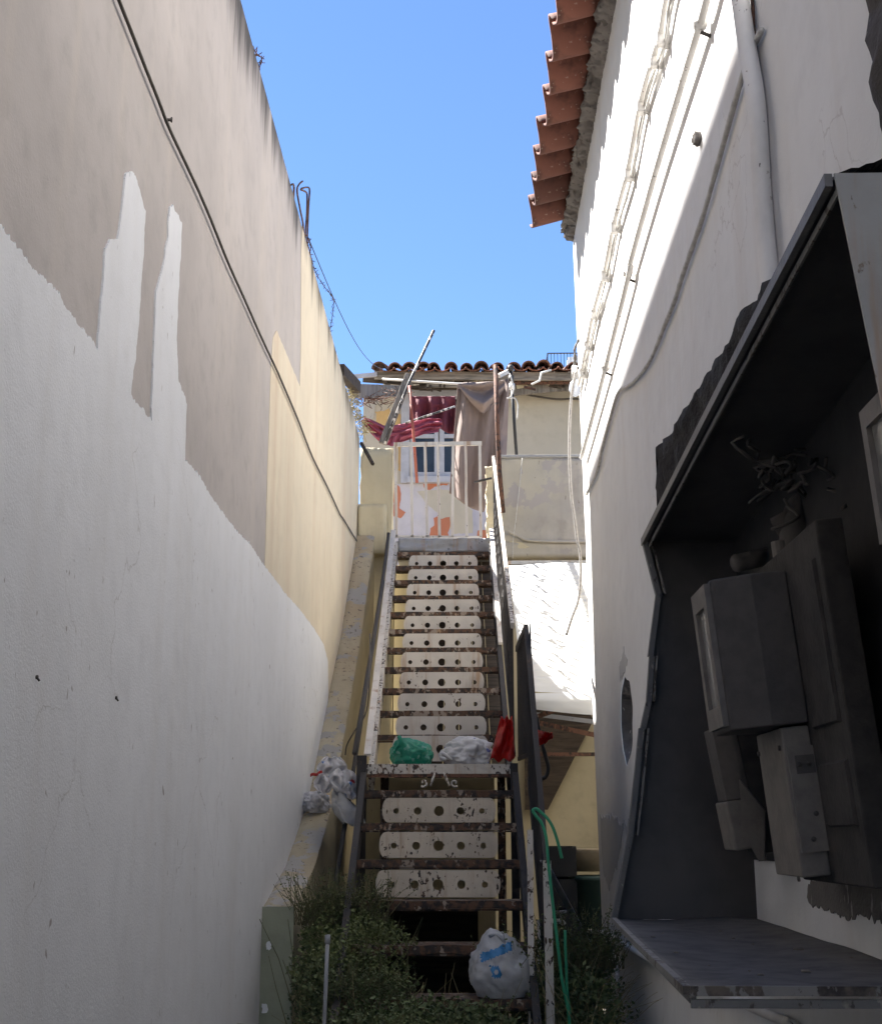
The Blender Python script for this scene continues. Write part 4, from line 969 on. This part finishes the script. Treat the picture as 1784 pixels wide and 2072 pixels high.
wire('bent_pipe', 'bent white pipe poking out below the tiles', 'pipe', [P(*z1(*p), Y=13.6) for p in ((1238, 402), (1284, 380), (1294, 336), (1350, 320))], .012, M['whitepipe'], smooth=0)
bar('white_batten', 'short white batten propped behind the rusty pole', P(*z1(1050, 355), Y=11.2), P(*z1(1125, 318), Y=11.4), .035, 'gate', 'batten')
wire('facade_cable', 'black cable strung along the rear house wall', 'cable', [P(*z1(*p), Y=FY - .06) for p in ((1130, 440), (1250, 468), (1380, 486), (1460, 484), (1560, 488))], .012, M['cable'])
# brown tarp: hangs from the pole, swagged at the top
TY = PY - .05
top = [(818, 400), (850, 392), (900, 388), (960, 392), (1020, 398), (1060, 380), (1100, 372), (1112, 372)]
def lerp_pts(pts, t):
    k = t*(len(pts)-1); i = min(int(k), len(pts)-2); f = k - i; return (pts[i][0] + (pts[i+1][0]-pts[i][0])*f, pts[i][1] + (pts[i+1][1]-pts[i][1])*f)
botm = [(770, 1020), (800, 1040), (850, 1080), (900, 1110), (965, 1130), (985, 1080), (1040, 900), (1095, 800)]
def tarp(a, b):
    t = lerp_pts(top, a); e = lerp_pts(botm, a); s = b
    u = t[0] + (e[0] - t[0])*s**1.1; v = t[1] + (e[1] - t[1])*s
    fold = .055*math.sin(a*19 + 1.2*math.sin(b*3))*(.35 + .65*b) + .03*fbm((a*5, b*2, 3))
    return P(*z1(u, v), Y=TY + fold)
sheet_t = MB().grid(tarp, 90, 60).build('brown_tarp', M['tarp'], smooth=True, solid=.003)
TB = T('brown_cloth', 'large brown cloth hung over the white pole beside the window', 'cloth', P(*z1(900, 1100), Y=TY))
sheet_t.name = 'drop'; sheet_t.parent = TB; sheet_t.matrix_parent_inverse = Matrix.Translation(-TB.location)
def swag(a, b):
    # hanging swag with a V-shaped hem in front of the drop
    x = 822 + 262*a; dip = 1 - abs(2*a - 1.08)**1.25
    v = 398 - 18*a + b*(30 + 150*max(0, dip)); 
    fold = -.05 - .05*math.sin(b*math.pi*3.2 + a*2)*max(0, dip) - .07*b*max(0, dip)
    return P(*z1(x, v), Y=TY + fold)
MB().grid(swag, 60, 40).build('swag', M['tarp'], TB, True, solid=.003)
# one red cloth: shade put into the maroon part, sunlight into the pink
def mar(a, b):
    x = 545 + 260*a; v = 470 + b*(150 + 55*a + 14*math.sin(a*9))
    return P(*z1(x, v), Y=PY + .75 + .05*math.sin(a*22 + b)*(.4 + b) + .03*fbm((a*4, b*3, 1)))
tag(MB().grid(mar, 60, 30).build('shaded_red_curtain', M['maroon'], smooth=True, solid=.003), 'red cloth coloured maroon for its shaded part, hanging across the top of the window', 'curtain')
def pink(a, b):
    pc = [(278, 598), (330, 640), (400, 690), (460, 690), (540, 670), (640, 640), (720, 635)]
    c = lerp_pts(pc, a); hw_ = (12 + 46*math.sin(min(1, a*1.9)*math.pi*.55))*(1 - .62*max(0, a - .45))
    v = c[1] + (b - .5)*2*hw_; x = c[0] + 10*math.sin(b*5)
    return P(*z1(x, v), Y=PY + .28 + .022*math.sin(b*19 + a*5 + 2*fbm((a*3, b*2, 8))) + .05*fbm((a*5, b*4, 5)) + .3*a)
PK = T('sunlit_red_cloth', 'red cloth coloured pink for its sunlit part, slung from the wall end across the plank', 'cloth', P(*z1(440, 740), Y=PY + .3))
MB().grid(pink, 80, 36).build('swag', M['pink'], PK, True, solid=.003)
sheet('tail', M['pink'], lambda a, b: P(*z1(440 + 55*a - 12*b, 690 + 58*b + 6*math.sin(a*6)), Y=PY + .22 + .03*math.sin(a*9 + b)), 20, 16, PK)

# lamp and rope at the far corner of the white house
LY = 7.95
q = P(*z1(1485, 300), Y=LY); LM = T('wall_lamp', 'white lamp fitting with a milky bag-like shade at the wall corner', 'lamp', q)
MB().tube([q, q - Vector((.005, 0, .085))], .022, 12).build('fitting', M['whitepipe'], LM, True)
MB().tube([q + Vector((.0, 0, -.01)), Vector((XR, LY - .02, q.z - .02))], .009, 8).build('arm', M['iron'], LM, True)
lq = P(*z1(1486, 470), Y=LY)
blob('shade', lq, (.038, .036, .062), 4.4, M['bulb'], amp=.12, flat=-.9, parent=LM, sub=4, crease=.08)
wire('hanging_wire', 'twisted black wire above the lamp fitting', 'wire', [P(*z1(*p), Y=LY) for p in ((1510, 145), (1490, 180), (1482, 210), (1485, 260), (1480, 295))], .009, M['cable'], jit=.4)
pts = [P(*z1(*p), Y=LY - .03) for p in ((1490, 330), (1472, 420), (1460, 520), (1452, 700), (1455, 900), (1465, 1050), (1480, 1150), (1497, 1290))] + [P(*z2(*p), Y=LY - .03) for p in ((1510, 80), (1518, 200), (1505, 360), (1470, 460), (1435, 567))]
wire('hanging_rope', 'long grey rope dangling from the lamp fitting past the awning', 'rope', pts, .009, M['greycable'])
# far balcony
FB = T('far_balcony', 'distant balcony with thin blue railing above the tiled roof', 'balcony', P(1140, 745, Y=34))
fx0, fx1 = P(1108, 730, Y=34).x, P(1200, 730, Y=34).x; fz0, fz1 = P(1140, 744, Y=34).z, P(1140, 715, Y=34).z
MB().box((fx0 + .3, 34.3, 0), (fx1 + 3, 38, fz0 - .16)).build('building', M['concrete_far'], FB)
MB().box((fx0 - .03, 33.9, fz0 - .155), (fx1 + 3, 38, fz0 - .02)).build('slab', M['concrete_far'], FB)
MB().beam((fx0, 34, fz1), (fx1, 34, fz1), .04, .03).build('rail', M['railblue'], FB)
for k in range(15):
    x = fx0 + (fx1 - fx0)*k/14; MB().beam((x, 34, fz0 - .02), (x, 34, fz1), .016, .016, Vector((0, 1, 0))).build('baluster', M['railblue'], FB)
for k in range(1, 9): MB().beam((fx0, 34 + k*.12, fz0 - .02), (fx0, 34 + k*.12, fz1), .016, .016, Vector((0, 1, 0))).build('baluster', M['railblue'], FB)
MB().beam((fx0, 34, fz1), (fx0, 35, fz1), .04, .03).build('rail', M['railblue'], FB)
a0, a1 = P(1147, 742, Y=35), P(1172, 727, Y=35)
tag(MB().box((a0.x, 34.8, fz0 - .018), (a0.x + .6, 35.1, a1.z)).build('air_conditioner', M['ac'], bevel=.01), 'white air conditioner box on the distant balcony', 'air conditioner')

# ------------------------------------------------------------------ meter cabinet on the near right wall
CYF = 3.5
A = P(1306, 1096, Y=CYF); C = P(1245, 1860, Y=CYF); B = P(1684, 364, X=A.x + .012); D = P(1395, 2004, Z=C.z - .012)
CA = T('meter_cabinet', 'open dented sheet-metal meter cabinet on the white wall', 'cabinet', (XR, 2.6, C.z))
edge = [A, P(1334, 1205, Y=CYF), P(1318, 1330, Y=CYF), P(1312, 1420, Y=CYF), P(1300, 1475, Y=CYF), P(1292, 1560, Y=CYF), P(1278, 1690, Y=CYF), C]
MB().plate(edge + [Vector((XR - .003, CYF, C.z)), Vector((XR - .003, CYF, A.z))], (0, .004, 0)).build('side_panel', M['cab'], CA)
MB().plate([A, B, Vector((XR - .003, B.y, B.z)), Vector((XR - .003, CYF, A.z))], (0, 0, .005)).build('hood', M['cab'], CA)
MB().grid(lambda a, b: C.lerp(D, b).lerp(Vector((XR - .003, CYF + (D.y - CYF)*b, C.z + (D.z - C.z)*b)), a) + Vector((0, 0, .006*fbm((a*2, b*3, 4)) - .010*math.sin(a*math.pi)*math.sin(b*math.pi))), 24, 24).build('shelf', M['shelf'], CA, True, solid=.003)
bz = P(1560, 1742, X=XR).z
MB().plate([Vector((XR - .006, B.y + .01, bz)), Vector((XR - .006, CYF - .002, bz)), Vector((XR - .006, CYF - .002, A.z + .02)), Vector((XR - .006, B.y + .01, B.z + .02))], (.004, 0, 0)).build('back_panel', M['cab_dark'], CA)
e1 = P(1786, 832, Y=B.y - .008)
MB().plate([B + Vector((0, -.008, .006)), e1, Vector((XR - .003, B.y - .008, e1.z - .25)), Vector((XR - .003, B.y - .008, B.z + .006))], (0, .004, 0)).build('cheek', M['cab_light'], CA)
def trim(pts, w_, h_, nm='edge_trim', mat='trim'):
    m = MB()
    for a, b in zip(pts, pts[1:]): m.beam(a, b, w_, h_, Vector((0, 1, 0)) if abs(b.z - a.z) > .5*(b - a).length else Vector((0, 0, 1)))
    m.build(nm, M[mat], CA)
off = Vector((-.006, -.012, 0))
trim([q + off for q in edge[:3]], .014, .022); trim([q + off + Vector((.004, 0, 0)) for q in edge[2:5]], .014, .022); trim([q + off for q in edge[4:]], .014, .022)
trim([q + off + Vector((.017, -.004, 0)) for q in edge[:2]], .005, .03, mat='trim_l'); trim([q + off + Vector((.016, -.004, 0)) for q in edge[2:4]], .005, .03, mat='trim_l'); trim([q + off + Vector((.017, -.004, 0)) for q in edge[4:7]], .005, .03, mat='trim_l')
trim([A + Vector((-.008, 0, -.002)), A.lerp(B, .45) + Vector((-.010, 0, -.004)), B + Vector((-.006, 0, 0))], .011, .020)
trim([A + Vector((.006, 0, -.018)), A.lerp(B, .5) + Vector((.003, 0, -.02)), B + Vector((.006, 0, -.018))], .004, .012, mat='trim_l')
trim([C + Vector((-.006, 0, .0)), C.lerp(D, .5) + Vector((-.008, 0, 0)), D + Vector((-.004, 0, 0))], .012, .012, mat='trim_l')
trim([C + Vector((.004, 0, -.012)), D + Vector((.004, 0, -.012))], .01, .012)
trim([D + Vector((0, -.005, 0)), Vector((XR, D.y - .005, D.z))], .010, .014, mat='trim_l')
trim([D + Vector((0, -.004, -.018)), Vector((XR, D.y - .004, D.z - .018))], .010, .012)
# tar felt and rubble on the hood
prof_t = [(1310, 1000), (1304, 962), (1326, 940), (1318, 905), (1352, 880), (1400, 815), (1440, 745), (1484, 690), (1492, 648), (1530, 605), (1565, 560), (1608, 498), (1650, 440), (1684, 366)]
th_ = []
for (u, v) in prof_t:
    q = P(u, v, X=A.x + .05); q = P(u, v, Y=CYF + .01) if q.y > CYF + .01 else q; th_.append((q.y, q.z))
m = MB(); nth = len(th_)
def felt(a, b):
    y, z = lerp_pts(th_, a); zh = A.z + .006 + (B.z - A.z)*a
    z = max(z, zh + .015) + .012*fbm((y*12, b*2, 3)); xe = A.x + .045 + .012*fbm((y*9, 3, 1))
    y = min(y, CYF + .02 + .02*fbm((b*9, 1, 1)))
    if b < .25: return Vector((xe + .02*fbm((y*20, b*9, 2)), y, zh + (z - zh)*b*4))
    t = (b - .25)/.75; return Vector((xe + (XR - xe - .004)*t, y, z + .10*t + .012*fbm((y*10, t*6, 7))))
m.grid(felt, 120, 24); tag(m.build('tar_felt', M['tar'], smooth=True), 'crumbling black tar felt lying on the cabinet hood', 'roofing felt')

# meters: leaning box with a chamfered body on a back board
def meter(name, label, base, h, wy, dep, tilt, withlabel, nb=0, bz0=.425, bz1=.985, dial=True):
    """base: bottom near point on the wall; local axes: n outwards, t along the wall (away), u up"""
    E = T(name, label, 'electric meter', base)
    rot = Matrix.Rotation(-tilt, 4, 'Y'); n = rot @ Vector((-1, 0, 0)); u = rot @ Vector((0, 0, 1)); t = Vector((0, 1, 0))
    L = lambda a, b, c: Vector(base) + n*a + t*b + u*c
    def prism(pts_ab, c0, c1, nm, mat, bev=.004):
        bot = [L(a, b, c0) for a, b in pts_ab]; topp = [L(a, b, c1) for a, b in pts_ab]; k = len(pts_ab)
        return MB().add(bot + topp, [tuple(range(k))[::-1], tuple(range(k, 2*k))] + [(i, (i+1) % k, k + (i+1) % k, k + i) for i in range(k)]).build(nm, M[mat], E, bevel=bev)
    prism([(0, -nb), (0, wy), (.05, wy), (.05, -nb)], 0, h, 'back_case', 'meter_d')
    if nb:
        for c0, c1 in ((.16, .34), (.44, .9)):
            MB().hexa([L(.0505, -nb + .03, h*c0), L(.0505, -.03, h*c0), L(.0505, -.03, h*c1), L(.0505, -nb + .03, h*c1)], [L(.057, -nb + .034, h*c0 + .004), L(.057, -.034, h*c0 + .004), L(.057, -.034, h*c1 - .004), L(.057, -nb + .034, h*c1 - .004)]).build('cover_plate', M['meter_d'], E)
    prism([(.0505, .012), (.0505, wy - .012), (.105, wy - .012), (.105, .012)], .015, h*(bz0 - .006), 'terminal_cover', 'meter_l')
    if withlabel:
        for b_, c_ in ((.02, .02), (.02, .4), (.2, .4)):
            q = L(.1055, wy*.05 + b_, h*c_); MB().tube([q, q + n*.004], .005, 8).build('screw', M['iron'], E, True)
    body = prism([(.0507, .0), (.0507, wy), (dep*.55, wy), (dep, wy*.82), (dep, wy*.14), (dep*.62, 0)], h*bz0, h*bz1, 'body', 'meter')
    bh = bz1 - bz0; z0, z1_ = h*(bz0 + bh*.17), h*(bz0 + bh*.84)
    fr = MB()
    for (b0, b1, c0, c1) in ((wy*.16, wy*.80, h*(bz0 + .015), z0), (wy*.16, wy*.80, z1_, h*(bz1 - .01)), (wy*.16, wy*.28, z0, z1_), (wy*.68, wy*.80, z0, z1_)):
        fr.hexa([L(dep + .0005, b0, c0), L(dep + .0005, b1, c0), L(dep + .0005, b1, c1), L(dep + .0005, b0, c1)], [L(dep + .012, b0, c0), L(dep + .012, b1, c0), L(dep + .012, b1, c1), L(dep + .012, b0, c1)])
    if dial: fr.build('bezel', M['meter_l'], body)
    if dial: MB().hexa([L(dep + .0007, wy*.28, z0), L(dep + .0007, wy*.68, z0), L(dep + .0007, wy*.68, z1_), L(dep + .0007, wy*.28, z1_)], [L(dep + .004, wy*.28, z0), L(dep + .004, wy*.68, z0), L(dep + .004, wy*.68, z1_), L(dep + .004, wy*.28, z1_)]).build('dial_window', M['dial'], body)
    MB().tube([L(.03, wy*.45, h), L(.03, wy*.45, h + .035)], .014, 10).build('hanger', M['meter_l'], E)
    if withlabel:
        out = [(0, 0), (.045, .0), (.05, .06), (.06, .085), (.05, .12), (.055, .17), (0, .17)]
        f2 = lambda b, c: L(.10 - b*1.2, .011, .06 + c*1.15)
        nn_ = -t
        pts = [f2(b, c) for b, c in out]; cv = MB().plate(pts, nn_*.008).build('seal_plate', M['meter_l'], E)
        for b, c in ((.015, .14), (.03, .14), (.02, .02), (.03, .06)):
            q = f2(b, c) + nn_*.008; MB().tube([q, q + nn_*.003], .005, 8).build('screw', M['iron'], cv, True)
        q = [f2(b, c) + nn_*.0085 for b, c in ((.01, .125), (.04, .125), (.04, .155), (.01, .155))]; MB().plate(q, nn_*.001).build('stamp', M['meter'], cv)
    return E
mb = P(1590, 1775, X=XR - .10)
meter('electric_meter', 'dusty grey electric meter with a glazed dial leaning off the wall', (XR - .02, 2.50, mb.z + .0), .64, .235, .195, R(5), True, .24, .465, .93)
meter('electric_meter', 'smaller meter hidden behind the leaning one with a paper label', (XR - .03, 3.05, mb.z + .05), .30, .16, .10, R(9), False, dial=False)
q = P(1515, 1545, Y=3.07)
pz_ = [Vector((XR - .20, 3.066, q.z - .03)), Vector((XR - .11, 3.066, q.z - .03)), Vector((XR - .11, 3.066, q.z + .03)), Vector((XR - .20, 3.066, q.z + .03))]
tag(MB().plate([P(*z5(*k), Y=3.06) for k in ((620, 985), (700, 955), (724, 1046), (655, 1054))], (0, .002, 0)).build('paper_label', M['paper']), 'creased paper label stuck on the smaller meter', 'label')
tag(MB().plate([P(*z5(*k), Y=3.0) for k in ((632, 1062), (738, 1190), (738, 1398), (715, 1400), (650, 1285))], (.006, .012, 0)).build('loose_flap', M['meter_l']), 'loose metal flap hanging under the smaller meter', 'flap')
meter('electric_meter', 'meter mounted high beside the pale hood cheek', (XR - .03, 1.62, P(1740, 1160, X=XR - .08).z - .19), .36, .17, .125, R(4), False)
# fittings at the back of the hood
FT = T('pipe_elbow', 'dusty pipe elbow and cable gland above the leaning meter', 'pipe', P(1600, 1100, Y=2.85))
q = P(1618, 1040, Y=2.8)
MB().tube([q + Vector((-.02, .0, -.09)), q + Vector((-.01, 0, -.02)), q + Vector((.02, .03, .03)), q + Vector((.08, .06, .05))], .034, 12, 4).build('elbow', M['meter'], FT, True)
MB().tube([q + Vector((-.05, .02, -.03)), q + Vector((-.012, .0, -.012))], .028, 12).build('collar', M['iron'], FT, True)
MB().tube([q + Vector((-.022, 0, -.12)), q + Vector((-.02, 0, -.09))], .042, 12).build('flange', M['meter'], FT, True)
q = P(1500, 1140, Y=3.1); MB().tube([q + Vector((-.015, .0, 0)), q + Vector((.09, .05, .03))], .022, 12).build('nipple', M['meter'], FT, True)
m = MB()
for k in range(26):
    c = P(rnd.uniform(1540, 1680), rnd.uniform(930, 1010), Y=rnd.uniform(2.5, 2.9)); pts = [c]
    for _ in range(4): pts.append(pts[-1] + Vector((rnd.uniform(-.04, .04), rnd.uniform(-.04, .04), rnd.uniform(-.03, .03))))
    m.tube(pts, .004, 5, 2)
tag(m.build('wire_tangle', M['iron'], smooth=True), 'tangle of dusty wires under the cabinet hood', 'wires')
# grit on the shelf
for k in range(14):
    y = rnd.uniform(D.y + .05, CYF - .1); x = rnd.uniform(D.x + .06, XR - .04); r = rnd.uniform(.0015, .004) * (2.4 if k < 2 else 1)
    blob('rubble_piece', (x, y, C.z - .005), (r*1.6, r, r*.7), k*1.3, M['debris'], 'crumb of plaster rubble on the cabinet shelf', 'rubble', amp=.4, sub=2, flat=-.5)['group'] = 'rubble on the cabinet shelf'

# ------------------------------------------------------------------ weeds
def leaves(m, c, n, rad, size, up=.3, hollow=.0, shape=None):
    for _ in range(n):
        while True:
            d = Vector((rnd.uniform(-1, 1), rnd.uniform(-1, 1), rnd.uniform(-1, 1)))
            if hollow < d.length < 1: break
        k = fbm((d.x*2 + c[0]*5, d.y*2 + c[1]*5, d.z*2)); 
        if k < -.22: continue
        p = Vector((c[0] + d.x*rad[0]*(1 + .4*k), c[1] + d.y*rad[1], c[2] + d.z*rad[2]*(1 + .5*k)))
        if p.z < .30: p.z = .30 + rnd.random()*.05
        if p.x < XL + PT + .03: p.x = XL + PT + .03 + rnd.random()*.06
        a = Vector((rnd.uniform(-1, 1), rnd.uniform(-1, 1), rnd.uniform(-.6, .9))).normalized(); b = a.cross(Vector((rnd.uniform(-1, 1), rnd.uniform(-1, 1), rnd.uniform(-1, 1)))).normalized()
        s = size*rnd.choice((.4, .6, .8, 1, 1.4))
        m.add([p, p + a*s*.5 + b*s*.32, p + a*s, p + a*s*.5 - b*s*.32], [(0, 1, 2, 3)])
def stems(m, c, n, rad, h):
    for _ in range(n):
        x = c[0] + rnd.uniform(-1, 1)*rad[0]*.6; y = c[1] + rnd.uniform(-1, 1)*rad[1]*.6
        x = max(x, XL + PT + .05)
        p = Vector((x, y, gz(x, y) - .02)); pts = [p]; d = Vector((rnd.uniform(-.4, .4), rnd.uniform(-.4, .4), 1))
        for k in range(4): pts.append(pts[-1] + d*(h/4) + Vector((rnd.uniform(-.02, .02), rnd.uniform(-.02, .02), 0)))
        m.tube(pts, [.0045, .0015], 4)
def sprigs(ml, ms, pts, n, h, size):
    for _ in range(n):
        p = Vector(pts[rnd.randrange(len(pts))]); p += Vector((rnd.uniform(-.05, .05), rnd.uniform(-.05, .05), 0)); d = Vector((rnd.uniform(-.5, .5), rnd.uniform(-.5, .3), 1)).normalized()
        q = [p]; L = h*rnd.uniform(.5, 1.1)
        for k in range(5):
            q.append(q[-1] + d*(L/5)); d = (d + Vector((rnd.uniform(-.25, .25), rnd.uniform(-.25, .25), -.08))).normalized()
        ms.tube(q, [.002, .0008], 4)
        for k in range(14):
            t = rnd.uniform(.2, 1)*5; i = min(4, int(t)); c = q[i].lerp(q[i+1], t - i); a = (Vector((rnd.uniform(-1, 1), rnd.uniform(-1, 1), rnd.uniform(-.2, .8)))).normalized(); b = a.cross(Vector((rnd.uniform(-1, 1), rnd.uniform(-1, 1), rnd.uniform(-1, 1)))).normalized(); s = size*rnd.uniform(.5, 1.2)
            ml.add([c, c + a*s*.5 + b*s*.3, c + a*s, c + a*s*.5 - b*s*.3], [(0, 1, 2, 3)])
def bush(label, clumps, spr, mat, n_stem=20):
    W = T('weed_bush', label, 'bush', (clumps[0][0][0], clumps[0][0][1], .3), 'weeds at the stair foot')
    ml, ms = MB(), MB()
    for c, rad, n, size in clumps: leaves(ml, c, n, rad, size); stems(ms, c, n_stem, rad, (c[2] + rad[2]*.5 - .3))
    if spr: sprigs(ml, ms, *spr)
    ml.build('foliage', M[mat], W); ms.build('stems', M['stem'], W)
c0 = P(690, 1880, Y=5.95); c1_ = P(760, 1990, Y=5.55); c2_ = P(640, 2030, Y=5.5)
bush('feathery green weed bush leaning on the parapet', [((c0.x, 5.98, c0.z - .02), (.20, .20, .15), 8500, .016), ((c0.x + .15, 5.75, c0.z - .08), (.20, .16, .14), 6500, .015), ((c0.x + .02, 5.6, c0.z - .16), (.22, .16, .14), 6000, .014)], ([(c0.x + .04*k, 5.9, c0.z + .02) for k in range(-4, 5)], 230, .24, .011), 'leaf')
bush('dark weed bush spreading before the lower treads', [((c1_.x - .05, 5.45, c1_.z - .12), (.22, .14, .13), 5000, .018), ((c2_.x + .06, 5.55, c2_.z + .0), (.16, .2, .18), 4200, .018)], ([(c1_.x - .14 + .05*k, 5.4, c1_.z - .07) for k in range(6)], 150, .15, .014), 'leaf_d')
bush('dense weeds filling the ground before the stair foot', [((-.30, 5.0, CZ - .78), (.36, .16, .18), 5200, .018), ((.05, 4.95, CZ - .84), (.32, .14, .13), 4200, .018)], ([(-.55 + .07*k, 4.95, CZ - .74) for k in range(9)], 220, .13, .014), 'leaf_d')
c3 = P(900, 2060, Y=5.2); 
bush('low dark weeds under the lowest tread', [((c3.x, 5.15, c3.z - .05), (.30, .12, .12), 4200, .022)], ([(c3.x - .2 + .05*k, 5.12, c3.z) for k in range(9)], 30, .10, .016), 'leaf_d')
c4 = P(1160, 1960, Y=6.0)
bush('weeds with dry stalks beside the white wall', [((c4.x, 6.1, c4.z - .04), (.20, .30, .15), 5200, .022), ((c4.x - .02, 5.6, c4.z - .15), (.20, .2, .16), 4200, .022)], ([(c4.x - .15 + .05*k, 5.8, c4.z + .02) for k in range(7)], 160, .26, .014), 'leaf_d')
c5 = P(1050, 1950, Y=5.7)
bush('thin weed growing through the railing foot', [((c5.x + .05, 5.6, c5.z - .12), (.14, .15, .14), 1800, .02)], ([(c5.x + .03*k, 5.5, c5.z - .08) for k in range(-3, 4)], 40, .26, .016), 'leaf')
# dry grass
m = MB()
for k in range(420):
    if k < 250: p = P(rnd.uniform(1100, 1220), 2000, Y=rnd.uniform(5.3, 6.6))
    else: p = P(rnd.uniform(640, 1000), 2040, Y=rnd.uniform(5.15, 5.6))
    p.z = gz(p.x, p.y); L = rnd.uniform(.25, .62) if k < 250 else rnd.uniform(.2, .5); d = Vector((rnd.uniform(-.45, .45), rnd.uniform(-.5, .3), 1)).normalized(); q = [p]
    for _ in range(5):
        q.append(q[-1] + d*(L/5)); d = (d + Vector((rnd.uniform(-.2, .2), rnd.uniform(-.2, .2), -.22))).normalized()
    m.tube(q, [.0022, .0008], 3)
tag(m.build('dry_grass', M['straw']), 'thin dry grass stalks among the weeds', 'grass', kind='stuff')
m = MB()
for k in range(9000):
    x = rnd.uniform(XL + PT + .02, XR - .02); y = rnd.uniform(4.6, 7.2); p = Vector((x, y, gz(x, y) + rnd.random()*.10))
    a = Vector((rnd.uniform(-1, 1), rnd.uniform(-1, 1), rnd.uniform(0, .9))).normalized(); b = a.cross(Vector((rnd.uniform(-1, 1), rnd.uniform(-1, 1), rnd.uniform(-1, 1)))).normalized(); s = .028*rnd.uniform(.5, 1.3)
    m.add([p, p + a*s*.5 + b*s*.35, p + a*s, p + a*s*.5 - b*s*.35], [(0, 1, 2, 3)])
tag(m.build('ground_cover', M['leaf_d']), 'low leafy ground cover between the walls', 'ground cover', kind='stuff')
